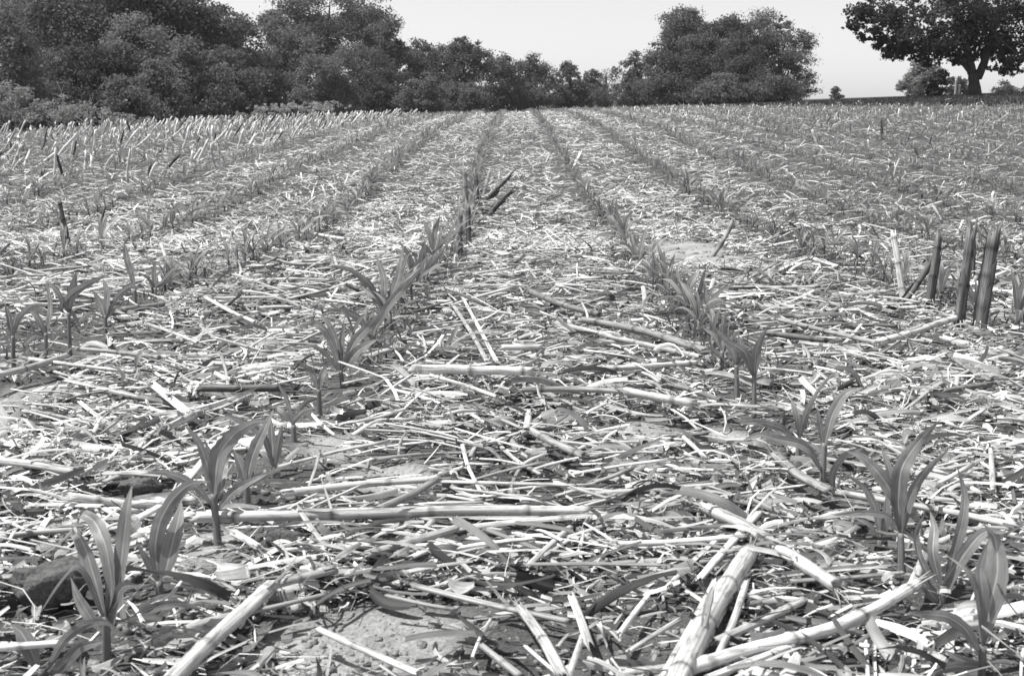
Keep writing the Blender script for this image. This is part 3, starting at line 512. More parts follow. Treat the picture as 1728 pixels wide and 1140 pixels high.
def seedling_geo(rnd, hgt, hi=True):
    """one seedling at the origin: returns stem, [leaves]; hgt about .1-.2"""
    tn = rnd.uniform(.105, .145); st = hgt * rnd.uniform(.3, .45); lean = rnd.randn(2) * .1 * st
    top = np.array([lean[0], lean[1], st]); az = rnd.rand() * np.pi
    stem = tube([[0, 0, -.01], top * .5, top], .0042, 6 if hi else 4, .02, tone=tn * .95, rnd=rnd, groove=.03)
    lv = []; nl = rnd.randint(5, 8) if hi else rnd.randint(5, 7)
    for k in range(nl):
        a = az + (k % 2) * np.pi + rnd.randn() * .35; L = hgt * rnd.uniform(.7, 1.15) * (.55 + .5 * math.sin((k + 1) / nl * np.pi * .9)); e0 = np.radians(np.interp(k, [0, nl - 1], [35, 82]) + rnd.randn() * 8)
        bend = rnd.uniform(.8, 2.9) * (1 - .55 * k / nl); n = 7; e = e0 - bend * (np.linspace(0, 1, n) ** 1.4); ds = L / (n - 1)
        hor = np.r_[0, np.cumsum(np.cos(e[:-1]) * ds)]; ver = np.r_[0, np.cumsum(np.sin(e[:-1]) * ds)]
        root = top * (.35 + .65 * k / max(nl - 1, 1)); P = root + np.stack([np.cos(a) * hor, np.sin(a) * hor, ver], 1)
        side = np.array([-math.sin(a), math.cos(a), rnd.randn() * .25])
        lv.append(blade(P, L * rnd.uniform(.10, .155), side, tn * rnd.uniform(.9, 1.15), rnd=rnd, step=.012 if hi else .03, fold=.3, twist=rnd.randn() * .7))
    return stem, lv
def rowname(k):
    return {-1: 'near left row', 0: 'near right row', -2: 'second row on the left', 1: 'second row on the right', -3: 'third row on the left', 2: 'third row on the right'}.get(k, 'rows at the far left' if k < 0 else 'rows at the far right')
rnd = np.random.RandomState(31); cand = []
ystart = {-1: 2.35, 0: 2.5, -2: 3.3}
for k in range(-24, 24):
    y = ystart.get(k, .6) + rnd.rand() * .15
    while y < 42:
        x = rowc(y) + .38 + .76 * k + rnd.randn() * .012
        lawnv = float(lawn(np.array([x]), np.array([y]))[0])
        if abs(x) < .47 * y + .5 and rnd.rand() < .93 and lawnv < .3:
            cand.append((x, y, k, rnd.uniform(.10, .165) * ((.85 if y < 4.6 else 1.0) if abs(k + .5) < 3 else .9)))
        y += rnd.uniform(.13, .24) if (y < 4.6 and k in (-1, 0)) else rnd.uniform(.08, .16) * (1 if y < 16 else 1.1)
cand = np.array(cand); px, py, dp = project(cand[:, 0], cand[:, 1], H(cand[:, 0], cand[:, 1]))
inv = (px > 0) & (px < 1728) & (py < 1150); o = np.argsort(np.where(inv, dp / cand[:, 3], 1e9))
ind = o[:300 - n_traced]; rest = o[300 - n_traced:]; rest = rest[dp[rest] > 1.0]
protos = [seedling_geo(np.random.RandomState(900 + i), 1.0 * .15, False) for i in range(10)]
order = {}; ORD = ['first', 'second', 'third', 'fourth', 'fifth', 'sixth', 'seventh', 'eighth', 'ninth', 'tenth']
labels = {}
for r, i in enumerate(ind): order.setdefault(int(cand[i, 2]), []).append(i)
for k, L in order.items():
    L.sort(key=lambda i: cand[i, 1]); rn = rowname(k)
    for j, i in enumerate(L):
        if k in (-1, 0, -2): lb = 'small corn seedling in the %s %s' % (rn, {-1: ['before the dark stubble clump', 'beyond the dark stubble clump'], 0: ['before the smooth bare patch', 'beyond the smooth bare patch'], -2: ['before the narrow upright seedling', 'beyond the narrow upright seedling']}[k][int(cand[i, 1] > {-1: 5.6, 0: 4.9, -2: 5.2}[k])])
        elif k in (1, -3, 2): lb = ('%s corn seedling from the front in the %s' % (ORD[j], rn)) if j < 10 else 'small corn seedling further back in the %s' % rn
        else: lb = 'tiny corn seedling in the %s' % rn
        labels[i] = lb.replace('traced leafy clump', 'wide spreading seedling')
proto_objs = []
for r, i in enumerate(ind):
    x, y, k, hg = cand[i]; z = float(H(x, y)); loc = (x, y, z)
    t = thing('corn_seedling', labels[i], 'corn seedling', loc, 'corn seedlings in the field rows')
    if r < 90:
        st, lv = seedling_geo(np.random.RandomState(2000 + r), hg, True)
        mk('stem', st[0], st[1], M_STEM, t, st[2], st[3])
        for g in lv: mk('leaf', g[0], g[1], M_LEAF, t, g[2], g[3])
        if r >= 82: proto_objs.append((t, hg))
    else:
        src, h0 = proto_objs[r % len(proto_objs)]; t.rotation_euler = (0, 0, rnd.rand() * 6.28); s = hg / h0; t.scale = (s, s, s)
        for c in src.children:
            d = c.copy(); C.objects.link(d); d.parent = t
B = Buf()
for i in rest:
    x, y, k, hg = cand[i]; st, lv = protos[rnd.randint(10)]; s = hg / .15 * rnd.uniform(.9, 1.15); a = rnd.rand() * 6.28; c_, s_ = math.cos(a), math.sin(a)
    M = np.array([[c_, s_, 0], [-s_, c_, 0], [0, 0, 1]]) * s; off = np.array([x, y, float(H(x, y))])
    for g in lv: B.add((g[0] @ M + off, g[1], g[2], g[3] * rnd.uniform(.85, 1.15)))
tag(B.obj('far_corn_seedlings', M_LEAF), 'rows of small corn seedlings running back to the trees', 'corn seedlings', kind='stuff')

# ------------------------------------------------------------------ corn stalks lying on the ground, traced one by one
ST = 'corn stalks lying on the field'
HS = [
 ('thick weathered corn stalk running up from the bottom edge, left of the bare soil', 36, .50, 'r', [(285, 1150), (350, 1085), (455, 990)]),
 ('short pale stalk joint at the upper end of the thick weathered stalk', 20, .50, 'r', [(458, 988), (505, 975), (560, 962)]),
 ('long pale stalk lying crosswise behind the dark stem, longest in the foreground', 23, .52, 'r', [(335, 872), (600, 868), (780, 860), (990, 862)]),
 ('flattened splinter lying along the top of the longest pale stalk', 8, .6, 's', [(420, 862), (620, 855), (860, 852)]),
 ('dull splinter between the longest pale stalk and the split bright half', 7, .3, 's', [(450, 879), (640, 874), (900, 872)]),
 ('split bright stalk half just below the longest pale one', 13, .62, 's', [(410, 887), (600, 880), (770, 886)]),
 ('split stalk half pointing right from the kink under the longest stalk', 15, .5, 's', [(768, 892), (880, 880), (985, 871)]),
 ('split stalk slanting down left from the kink under the longest stalk', 19, .45, 'r', [(620, 934), (700, 911), (768, 891)]),
 ('bleached tapering stalk left of the bark covered piece', 17, .64, 'r', [(478, 832), (560, 822), (640, 814), (735, 808)]),
 ('thin bleached stalk continuing right of the bark covered piece', 9, .6, 's', [(737, 812), (840, 815), (950, 818)]),
 ('grey bark covered stalk piece slanting up between the two bleached stalks', 17, .28, 'r', [(640, 858), (700, 832), (752, 798)]),
 ('fat smooth bleached stalk with a cut left end in the middle distance', 21, .68, 'r', [(700, 623), (800, 624), (895, 626)]),
 ('thinner bright stalk in line with the fat smooth one, right of it', 13, .6, 'r', [(962, 625), (1060, 620), (1172, 612)]),
 ('pale round stalk lying before the near right row', 20, .6, 'r', [(1058, 660), (1110, 670), (1168, 680)]),
 ('grey stalk butting the pale round one before the near right row', 13, .35, 'r', [(885, 657), (980, 656), (1056, 661)]),
 ('jointed stalk with dark rings slanting down right in the right foreground', 27, .5, 'r', [(1195, 858), (1265, 890), (1330, 935), (1408, 985)]),
 ('white split sliver crossing over the jointed stalk', 15, .66, 's', [(1182, 975), (1225, 925), (1278, 868)]),
 ('thickest fibrous stalk at the bottom right, leaning away from the bottom edge', 36, .48, 'r', [(1140, 1155), (1185, 1060), (1225, 990), (1262, 935)]),
 ('big bright stalk curving right from the bottom edge to the seedling stem', 31, .66, 'r', [(1150, 1130), (1270, 1092), (1400, 1062), (1480, 1025), (1545, 985)]),
 ('spotted stalk tip standing up at the right end of the big curving stalk', 19, .55, 'r', [(1540, 985), (1552, 960), (1562, 932)]),
 ('split sliver lying along the left side of the thickest fibrous stalk', 15, .55, 's', [(1118, 1142), (1165, 1060), (1205, 985)]),
 ('split sliver lying along the right side of the thickest fibrous stalk', 14, .5, 's', [(1205, 1120), (1238, 1050), (1258, 985)]),
 ('pale stick crossing below the white split sliver at right', 11, .6, 's', [(1130, 985), (1170, 945), (1215, 905)]),
 ('flat pale stalk piece at the bottom edge right of the thickest stalk', 18, .6, 's', [(1205, 1140), (1260, 1118), (1320, 1095)]),
 ('long thin stalk lying across the right end of the longest pale one', 8, .5, 's', [(960, 905), (1040, 880), (1130, 850)]),
 ('flat grey stalk crosswise just behind the bright round one at right', 13, .42, 's', [(1010, 832), (1110, 826), (1200, 818)]),
 ('bright flat stalk crosswise in the straw before the curved leaf seedling', 12, .66, 's', [(1200, 842), (1265, 832), (1345, 822)]),
 ('pale jointed stick between the fibrous stalk and the big curving one', 17, .5, 'r', [(1210, 1080), (1290, 1045), (1355, 1012)]),
 ('grey stalk crossing the edge of the bare soil patch at the bottom', 16, .35, 'r', [(700, 988), (780, 1008), (850, 1025), (960, 1048)]),
 ('thin grey stalk just left of the one at the bare soil edge', 9, .3, 'r', [(655, 1005), (720, 1020), (770, 1028)]),
 ('straight pale stick on the bare soil at the bottom edge', 14, .5, 'r', [(540, 1062), (620, 1098), (705, 1135)]),
 ('pale stalk pointing at the camera right of the bare soil', 22, .5, 'r', [(878, 1025), (915, 1075), (950, 1140)]),
 ('short dull stalk alone in the middle of the centre strip', 17, .33, 'r', [(900, 728), (940, 750), (985, 768)]),
 ('dark peeling stalk under the near right seedlings', 22, .3, 'r', [(1310, 768), (1345, 800), (1400, 828)]),
 ('long stalk running to the right edge behind the biggest right seedling', 18, .45, 'r', [(1398, 828), (1500, 845), (1600, 862), (1712, 886)]),
 ('bright stalk slanting up right near the standing stumps', 15, .66, 'r', [(1480, 578), (1540, 560), (1612, 536)]),
 ('dull stalk meeting the bright one near the standing stumps', 12, .3, 'r', [(1318, 540), (1400, 560), (1478, 578)]),
 ('dark stalk lying below the dull one near the right stumps', 14, .15, 'r', [(1296, 562), (1345, 568), (1392, 574)]),
 ('dark grey stalk slanting down right at the top of the centre strip pile', 13, .22, 'r', [(895, 492), (950, 515), (1010, 530)]),
 ('long grey stalk with a shaded side, upper of two parallel ones in the centre', 15, .27, 'r', [(985, 540), (1080, 556), (1190, 592)]),
 ('long pale grey stalk, lower of two parallel ones in the centre', 13, .42, 'r', [(940, 545), (1060, 575), (1180, 602)]),
 ('thin bright stick pointing away, left one of the centre pile', 8, .6, 's', [(775, 490), (805, 545), (838, 608)]),
 ('pale stick pointing away, right one of the centre pile', 9, .45, 'r', [(758, 505), (795, 560), (822, 610)]),
 ('stalk cut by the left edge below the second left row', 14, .45, 'r', [(-10, 634), (60, 618), (110, 600)]),
 ('stubby pale stalk at the left edge, halfway down', 20, .5, 'r', [(-10, 776), (60, 783), (125, 795)]),
 ('long pale stalk lying crosswise below the left seedlings', 9, .5, 'r', [(52, 606), (140, 618), (226, 627)]),
 ('grey stalk crosswise just behind the long pale one at left', 10, .32, 'r', [(130, 588), (200, 594), (268, 603)]),
 ('dark short stalk with a lit top lying in the second left row', 14, .2, 'r', [(208, 522), (240, 519), (274, 513)]),
 ('curved thin stalk on the left strip right of the dark short one', 8, .45, 'r', [(250, 547), (290, 560), (333, 578)]),
 ('pale stick pointing down right on the left strip', 9, .6, 'r', [(347, 502), (390, 526), (430, 543)]),
 ('dark brown looking rotten stalk left of the bushy seedling', 17, .13, 'r', [(340, 654), (400, 655), (470, 654)]),
 ('broad weathered stalk piece slanting below the rotten one', 21, .5, 's', [(412, 664), (375, 680), (338, 693)]),
 ('pale stalk piece in line with the broad weathered one', 17, .55, 'r', [(335, 696), (305, 710), (280, 722)]),
 ('bright flat stalk piece crossing toward the weathered one', 17, .68, 's', [(255, 645), (285, 670), (314, 693)]),
 ('thin long stalk slanting right on the left strip', 9, .5, 's', [(108, 640), (165, 652), (228, 666)]),
 ('pale split stalk lying at the left above the stubby one', 11, .55, 's', [(50, 690), (115, 703), (182, 721)]),
 ('stalk lying behind the big clod at the left edge', 14, .4, 'r', [(-8, 907), (60, 898), (128, 893)]),
 ('bright broad stalk at the bottom left behind the corner seedling', 18, .6, 'r', [(-8, 1093), (60, 1087), (122, 1083)]),
 ('short stalk stub resting against the square clod', 16, .5, 'r', [(396, 899), (418, 911), (438, 924)]),
 ('grey stalk lying right of the thick weathered stalk', 12, .35, 'r', [(417, 1034), (480, 1019), (550, 1002)]),
 ('thin curved stalk at the foot of the thick weathered stalk', 9, .5, 's', [(310, 1140), (360, 1108), (412, 1085)]),
 ('white round stick, upper of two slanting up right at bottom centre', 12, .64, 'r', [(1046, 1068), (1070, 1035), (1093, 1006)]),
 ('pale stick, lower of two slanting up right at bottom centre', 11, .5, 'r', [(1062, 1098), (1105, 1070), (1148, 1044)]),
 ('frayed upright looking stalk piece at bottom centre', 17, .5, 's', [(966, 1010), (980, 1045), (993, 1085)]),
 ('pale stalk piece below the frayed one at the bottom edge', 14, .5, 's', [(985, 1070), (972, 1105), (958, 1142)]),
 ('thin bleached stick at the bottom between two stalks pointing at the camera', 9, .6, 'r', [(887, 1090), (912, 1112), (940, 1136)]),
 ('grey stalk end at the bottom edge right of the bare soil', 15, .28, 'r', [(814, 1090), (845, 1115), (878, 1140)]),
 ('small twig like stalk standing at the bare soil corner', 8, .5, 'r', [(828, 1045), (810, 1075), (797, 1108)]),
 ('grey flat stalk crosswise behind the frayed pieces', 13, .32, 's', [(911, 953), (1010, 952), (1106, 954)]),
 ('bright round stalk ending left of the jointed one', 16, .64, 'r', [(1045, 918), (1140, 914), (1255, 905)]),
 ('pale fibrous stalk under the lower end of the jointed one', 15, .48, 's', [(1330, 968), (1400, 960), (1480, 954)]),
 ('dark edged stalk touching the many leaved seedling', 10, .3, 'r', [(1336, 980), (1430, 974), (1522, 966)]),
 ('left one of two thin white sticks at the bottom edge on the right', 7, .64, 's', [(1461, 1080), (1463, 1110), (1465, 1142)]),
 ('right one of two thin white sticks at the bottom edge on the right', 7, .6, 's', [(1476, 1080), (1476, 1110), (1477, 1142)]),
 ('short bright stalk before the standing stumps group', 9, .6, 'r', [(1371, 436), (1392, 443), (1414, 450)]),
 ('thin straight stalk crosswise before the short bright one', 8, .45, 'r', [(1230, 484), (1300, 485), (1374, 484)]),
 ('fan shaped split stalk beside the short bright one', 10, .6, 's', [(1364, 432), (1335, 444), (1300, 462)]),
 ('dark curved stalk just behind the pale round one', 11, .2, 'r', [(1142, 651), (1175, 660), (1216, 674)]),
 ('dark bent stalk pointing at the right edge', 13, .2, 'r', [(1593, 592), (1630, 618), (1672, 642)]),
 ('dull stalk meeting the dark bent one at the right edge', 13, .24, 'r', [(1670, 648), (1630, 653), (1592, 659)]),
 ('white flat stalk below the dark bent one at the right edge', 10, .64, 's', [(1597, 662), (1640, 668), (1688, 674)]),
 ('long thin bright stalk near the right edge', 7, .6, 's', [(1559, 707), (1625, 692), (1700, 679)]),
 ('pale stick pointing straight away by the right edge', 11, .5, 'r', [(1676, 828), (1674, 795), (1672, 758)]),
 ('thin stalk leading down right from the fat smooth one', 9, .5, 'r', [(727, 633), (785, 650), (838, 669)]),
 ('thin curved shred stalk right of the near left row', 9, .5, 's', [(605, 711), (640, 704), (680, 691)]),
 ('thin grey stalk at the top of the centre strip pile', 7, .25, 'r', [(713, 466), (760, 457), (812, 449)]),
 ('short white stalk with a dark open end in the centre pile', 12, .64, 'r', [(849, 586), (880, 586), (912, 585)]),
 ('short pale stalk beside the white chip in the near left row', 14, .55, 'r', [(617, 603), (642, 595), (668, 586)]),
 ('thin dark topped stick reaching into the centre pile', 7, .2, 'r', [(654, 536), (700, 526), (740, 513)]),
 ('pale stalk lying crosswise beyond the second left row', 8, .6, 'r', [(533, 395), (560, 400), (582, 403)]),
 ('straight bright stalk crosswise right of the dark stubble clump', 8, .66, 'r', [(886, 360), (935, 358), (985, 355)]),
 ('bright stalk crosswise in the centre strip below the dark clump', 6, .6, 'r', [(860, 392), (910, 391), (955, 390)]),
]
XY_bare = [((620, 1095), 190, 70), ((620, 1010), 0, 0), ((340, 930), 60, 40), ((655, 815), 85, 22), ((560, 760), 60, 30), ((160, 600), 60, 18), ((1175, 430), 75, 26), ((1225, 735), 55, 22), ((60, 660), 60, 18), ((1100, 730), 70, 22), ((330, 450), 60, 16)]
BARE = []
for (c, rx, ry) in XY_bare:
    if rx == 0: continue
    p, d = on_ground(*c); q, d2 = on_ground(c[0], c[1] - ry); BARE.append((p[0], p[1], rx * d / F, abs(q[1] - p[1])))
def bare(X, Y):
    m = np.ones_like(X)
    for x, y, a, b in BARE: m = np.minimum(m, sstep(np.sqrt(((X - x) / a) ** 2 + ((Y - y) / b) ** 2), .65, 1.25))
    return m

_ca = gnd.data.attributes.new('crust', 'FLOAT', 'POINT'); _ca.data.foreach_set('value', (1 - bare(gx.ravel(), gy.ravel())).astype(np.float32))
SEG = [(x - .012, y - .02, x + .012, y + .004, .032) for x, y in PL]                                                      # traced stalks: loose litter mostly lies beside them, not on them
def clear(x, y):
    ok = np.ones(len(x), bool); i = np.where(y < 7.5)[0]; xs, ys = x[i], y[i]; hit = np.zeros(len(i), bool)
    for ax, ay, bx, by, w in SEG:
        k = np.where((xs > min(ax, bx) - w) & (xs < max(ax, bx) + w) & (ys > min(ay, by) - w) & (ys < max(ay, by) + w))[0]
        if not len(k): continue
        dx, dy = bx - ax, by - ay; t = np.clip(((xs[k] - ax) * dx + (ys[k] - ay) * dy) / (dx * dx + dy * dy + 1e-12), 0, 1)
        hit[k] |= np.hypot(xs[k] - ax - t * dx, ys[k] - ay - t * dy) < w
    ok[i] = ~hit; return ok
CLODS = [
 dict(a=('soil_clod', 'largest rough soil clod at the left edge behind the corner seedling', (75, 1035), 70, 50, 'M_CLOD', 1), sink=.15),
 dict(a=('soil_clod', 'dark clod with a flat face behind the largest one', (50, 945), 28, 26, 'M_CLOD', 2)),
 dict(a=('soil_clod', 'flat clod just above and right of the largest one', (100, 985), 45, 18, 'M_CLOD', 13)),
 dict(a=('soil_clod', 'blocky dark clod right of the dark based seedling', (478, 945), 38, 28, 'M_CLOD', 3), sink=.15),
 dict(a=('soil_clod', 'crumbly clod behind the two tall cupped leaves', (235, 850), 38, 26, 'M_CLOD', 4), sink=.2),
 dict(a=('soil_clod', 'round pale clod resting on the crumbly one', (258, 842), 16, 15, 'M_SOIL', 5)),
 dict(a=('soil_clod', 'small clod left of the crumbly one', (60, 862), 24, 14, 'M_CLOD', 6)),
 dict(a=('soil_clod', 'dark clod left of the hooked leaf seedling', (482, 668), 20, 14, 'M_CLOD', 7)),
 dict(a=('soil_clod', 'dark clod at the upper right of the centre strip', (1022, 512), 22, 12, 'M_CLOD', 8)),
 dict(a=('soil_clod', 'small pale pebble like clod on the bare soil at the bottom', (622, 1133), 12, 8, 'M_SOIL', 9), sink=.2),
 dict(a=('soil_clod', 'small dark clod under the arch of husks in the centre', (860, 740), 13, 9, 'M_CLOD', 10)),
 dict(a=('soil_clod', 'clod in the furrow between the right seedlings', (1660, 1010), 26, 16, 'M_CLOD', 11)),
 dict(a=('soil_clod', 'clod at the right edge beside the broad leaved seedling', (1705, 960), 24, 14, 'M_CLOD', 12)),
 dict(a=('soil_clod', 'small black clod far down the centre strip', (877, 222), 5, 2.5, 'M_CLOD', 14))]
for k_ in CLODS:
    (cx_, cy_), rx_ = k_['a'][2], k_['a'][3]; p_, d_ = on_ground(cx_, cy_); a_ = rx_ * d_ / F
    SEG.append((p_[0] - a_ * .4, p_[1] - a_ * .25, p_[0] + a_ * .4, p_[1] - a_ * .25, a_ * .75)); SEG.append((p_[0] - a_ * .4, p_[1] + a_ * .5, p_[0] + a_ * .4, p_[1] + a_ * .5, a_ * .75))
stalks_n = 0
def lay_stalk(label, wpx, tone, kind, pts, seed, group=ST):
    global stalks_n
    rnd = np.random.RandomState(seed + 3000); _, d = on_ground(*pts[len(pts) // 2]); r = wpx * .43 * d / F
    P = []
    for i, p in enumerate(pts):
        q, dd = on_ground(*p, r + .024); P.append(q)
    P = np.array(P); c = P.mean(0).copy()
    for a_, b_ in zip(P[:-1], P[1:]): SEG.append((a_[0], a_[1], b_[0], b_[1], r * 1.5 + .005))
    B = Buf()
    if kind == 'r':
        B.add(tube(P, r, 12, max(r * .6, .004), tone=tone, ring=rnd.uniform(.09, .15), jag=r * .7, flat=rnd.uniform(.75, .95), rnd=rnd, taper=(rnd.uniform(.88, 1), rnd.uniform(.8, 1)), groove=.05))
    else:
        B.add(tube(P, r, 9, max(r * .7, .005), tone=tone, arc=rnd.uniform(2.2, 3.6), roll=rnd.uniform(.8, 2.3) if rnd.rand() < .6 else rnd.uniform(-2.2, -.9), jag=r * 2.5, flat=.7, rnd=rnd, ring=rnd.uniform(.1, .16)))
    o = B.obj('corn_stalk', M_STALK, loc=c); tag(o, label, 'corn stalk', group)
    if r > .0045:
        for e, dr in ((P[0], P[0] - P[1]), (P[-1], P[-1] - P[-2])):
            FB = Buf()
            dr = dr / np.linalg.norm(dr); sd_ = np.cross(dr, [0, 0, 1.])
            for _ in range(rnd.randint(3, 7)):
                o1 = sd_ * rnd.uniform(-.8, .8) * r + np.array([0, 0, rnd.uniform(-.5, .7) * r]); ln = rnd.uniform(1.5, 6) * r
                m1 = e + o1 + dr * ln * .5; e1 = e + o1 * rnd.uniform(1, 2.4) + dr * ln + np.array([0, 0, rnd.randn() * ln * .12])
                FB.add(tube([e + o1 - dr * r * 2, m1, e1], rnd.uniform(.0006, .0016), 4, .008, tone=tone * rnd.uniform(.8, 1.2), rnd=rnd, flat=.5, taper=(1, .4)))
            FB.obj('frayed_fibres', M_HUSK, o, loc=c).location = (0, 0, 0)
    if r > .006 and rnd.rand() < .55:                        # a loose sheath peeling off the stalk
        L = np.linalg.norm(P[-1] - P[0]); u = rnd.uniform(.1, .5); a = P[0] + (P[-1] - P[0]) * u; b = P[0] + (P[-1] - P[0]) * min(u + rnd.uniform(.2, .4), .95)
        m = (a + b) / 2 + np.array([rnd.randn() * .006, rnd.randn() * .006, r * 1.1]); b = b + np.array([rnd.randn() * .01, rnd.randn() * .012, r * rnd.uniform(.6, 1.6)])
        side = np.cross(b - a, [0, 0, 1.]); side /= np.linalg.norm(side) + 1e-9
        g = blade([a + [0, 0, r * .8], m, b], r * rnd.uniform(.5, .8), side, tone * rnd.uniform(.7, 1), basew=.7, fold=-.5, twist=rnd.randn() * .5, rnd=rnd, step=.008, rib=1.0, wave=.3)
        h = Buf().add(g).obj('leaf_sheath', M_HUSK, o, loc=c); h.location = (0, 0, 0)
    stalks_n += 1
    return o
for i, s in enumerate(HS): lay_stalk(*s, seed=i)

def strip_name(x, y):
    u = (x - float(rowc(y))) / .76 - .5; k = math.floor(u)
    return {-1: 'on the centre strip', -2: 'on the left strip', 0: 'on the right strip'}.get(k, 'at the far left' if k < 0 else 'at the far right')
rnd = np.random.RandomState(77); used = {}; tries = 0
while stalks_n < 300 and tries < 4000:
    tries += 1
    y = 1.0 + 5.8 * rnd.rand() ** .85; x = rnd.uniform(-.46, .46) * y
    if float(bare(np.array([x]), np.array([y]))[0]) < .6 or float(rowdist(x, y)) < .04 and rnd.rand() < .7: continue
    L = (.04 + .24 * rnd.rand() ** 1.5) * (1 if y > 1.6 else .8); r = float(np.clip(.0025 + .0045 * rnd.rand() ** 1.5 + .001 * rnd.randn(), .002, .0095))
    yaw = rnd.randn() * .55 + (np.pi if rnd.rand() < .5 else 0) if rnd.rand() < .62 else rnd.rand() * 6.28
    dx, dy = math.cos(yaw) * L / 2, math.sin(yaw) * L / 2; bend = rnd.randn() * .06 * L
    pts = []
    for t in (-1, 0, 1):
        X_, Y_ = x + dx * t - dy / (L / 2) * bend * (1 - t * t), y + dy * t + dx / (L / 2) * bend * (1 - t * t)
        pts.append([X_, Y_, float(base_h(X_, Y_)) + r + .008 + rnd.uniform(0, .012)])
    if float(rowdist(pts[0][0], pts[0][1])) < .03 or float(rowdist(pts[2][0], pts[2][1])) < .03: 
        if rnd.rand() < .5: continue
    if rnd.rand() < .25: pts[rnd.choice([0, 2])][2] += rnd.uniform(.01, .04)
    tone = float(rnd.choice([.62, .5, .36, .22, .13], p=[.32, .30, .2, .12, .06])) * rnd.uniform(.92, 1.08)
    if rnd.rand() < .85 and not clear(np.array([pts[0][0], x, pts[2][0], (x + pts[0][0]) / 2, (x + pts[2][0]) / 2]), np.array([pts[0][1], y, pts[2][1], (y + pts[0][1]) / 2, (y + pts[2][1]) / 2])).all(): continue
    cp = np.array(pts); c = cp.mean(0); split = rnd.rand() < .5
    g = tube(cp, r, 10 if y < 2.5 else 8, max(r * .8, .006), tone=tone, ring=rnd.uniform(.08, .15), jag=r * (2 if split else .8), flat=.8, rnd=rnd, arc=rnd.uniform(2.2, 3.4) if split else None, roll=rnd.uniform(.8, 2.3) if split else 0)
    a = (math.degrees(math.atan2(dy, dx)) + 360) % 180
    words = [('long' if L > .14 else 'short'), ('thick' if r > .0048 else 'thin'), ('split ' if split else '') + ('bleached' if tone > .55 else 'pale' if tone > .42 else 'grey' if tone > .28 else 'dark') + ' stalk',
             'lying crosswise' if a < 25 or a > 155 else 'slanting up right' if a < 65 else 'slanting up left' if a > 115 else 'pointing away', strip_name(x, y),
             'at the very front' if y < 1.35 else 'in the foreground' if y < 2.0 else 'in the middle distance' if y < 3.4 else 'further back']
    lb = ' '.join([words[0], words[1], words[2]]) + ' ' + words[3] + ' ' + words[4] + ' ' + words[5]
    o = Buf().add(g).obj('corn_stalk', M_STALK, loc=c); tag(o, lb, 'corn stalk', ST); stalks_n += 1

# the many smaller and farther stalk pieces, past the 300 largest
B = Buf(); N = 9000
for i in range(N):
    y = 1.15 + 27 * rnd.rand() ** 1.5; x = rnd.uniform(-.5, .5) * y * 1.05
    if float(bare(np.array([x]), np.array([y]))[0]) < .5 or (float(rowdist(x, y)) < .07 and y < 16): continue
    if not clear(np.array([x]), np.array([y])).all(): continue
    big = 1 if y < 8 else 1.0 + (y - 8) * .03
    L = rnd.uniform(.03, .16 if y < 3 else .24) * big; r = rnd.uniform(.0018, .0042 if y < 3 else .0075) * big; yaw = rnd.randn() * .6 if rnd.rand() < .55 else rnd.rand() * 6.28
    dx, dy = math.cos(yaw) * L / 2, math.sin(yaw) * L / 2; z = float(base_h(x, y)) + r + rnd.uniform(0.004, .022); tz = rnd.randn() * .10 * L
    P = np.array([[x - dx, y - dy, z - tz], [x + rnd.randn() * .04 * L, y + rnd.randn() * .04 * L, z + .003], [x + dx, y + dy, z + tz]])
    B.add(tube(P, r, 5 if y > 5 else 7, max(L / 6, .01), tone=float(rnd.choice([.64, .5, .34, .18], p=[.36, .32, .2, .12])), rnd=rnd, jag=r, arc=2.8 if rnd.rand() < .55 else None, roll=rnd.uniform(.9, 2.2), flat=.6))
tag(B.obj('stalk_litter', M_STALK), 'countless small broken stalk pieces scattered over the field', 'stalk litter', kind='stuff')

# ------------------------------------------------------------------ standing stubble
SG = 'standing cut corn stumps'
def stump(label, wpx, tone, base, top, seed, lean=0, mat=M_STUB, roots=False, mid=None, name='corn_stump'):
    rnd = np.random.RandomState(seed + 6000); p, d = on_ground(*base); r = wpx * .45 * d / F; tone = tone if tone > .4 else tone * 1.15 + .015
    q = at_depth(*top, d + lean); P = [p - np.array([0, 0, .01])] + ([at_depth(*mid, d + lean * .4)] if mid else [(p + q) / 2]) + [q]
    B = Buf().add(tube(P, r, 12, max(r * .7, .006), tone=tone, ring=.07, jag=r * 1.1 if tone > .4 else r * 1.9, flat=.85, rnd=rnd, groove=.13, taper=(1.05, .95)))
    o = B.obj(name, mat, loc=p); tag(o, label, 'corn stump', SG)
    if r > .005:                                              # ragged sheath around the stump
        a = rnd.rand() * 6; g = tube([P[0] + (q - p) * .05, P[0] + (q - p) * rnd.uniform(.5, .8)], r * 1.18, 7, .01, tone=tone * .8, arc=2.4, roll=-1.57 + rnd.randn(), jag=.02, rnd=rnd, groove=.15)
        Buf().add(g).obj('leaf_sheath', M_HUSK, o, loc=p).location = (0, 0, 0)
    if roots:
        RB = Buf()
        for k in range(7):
            a = k / 7 * 6.28 + rnd.rand() * .4; e = p + np.array([math.cos(a) * .025, math.sin(a) * .025, -.005])
            RB.add(tube([p + np.array([math.cos(a) * r, math.sin(a) * r, .03]), (p + e) / 2 + np.array([0, 0, .012]) + [math.cos(a) * .006, math.sin(a) * .006, 0], e], .0014, 4, .01, tone=.5, rnd=rnd))
        RB.obj('brace_roots', M_STALK, o, loc=p).location = (0, 0, 0)
    return o
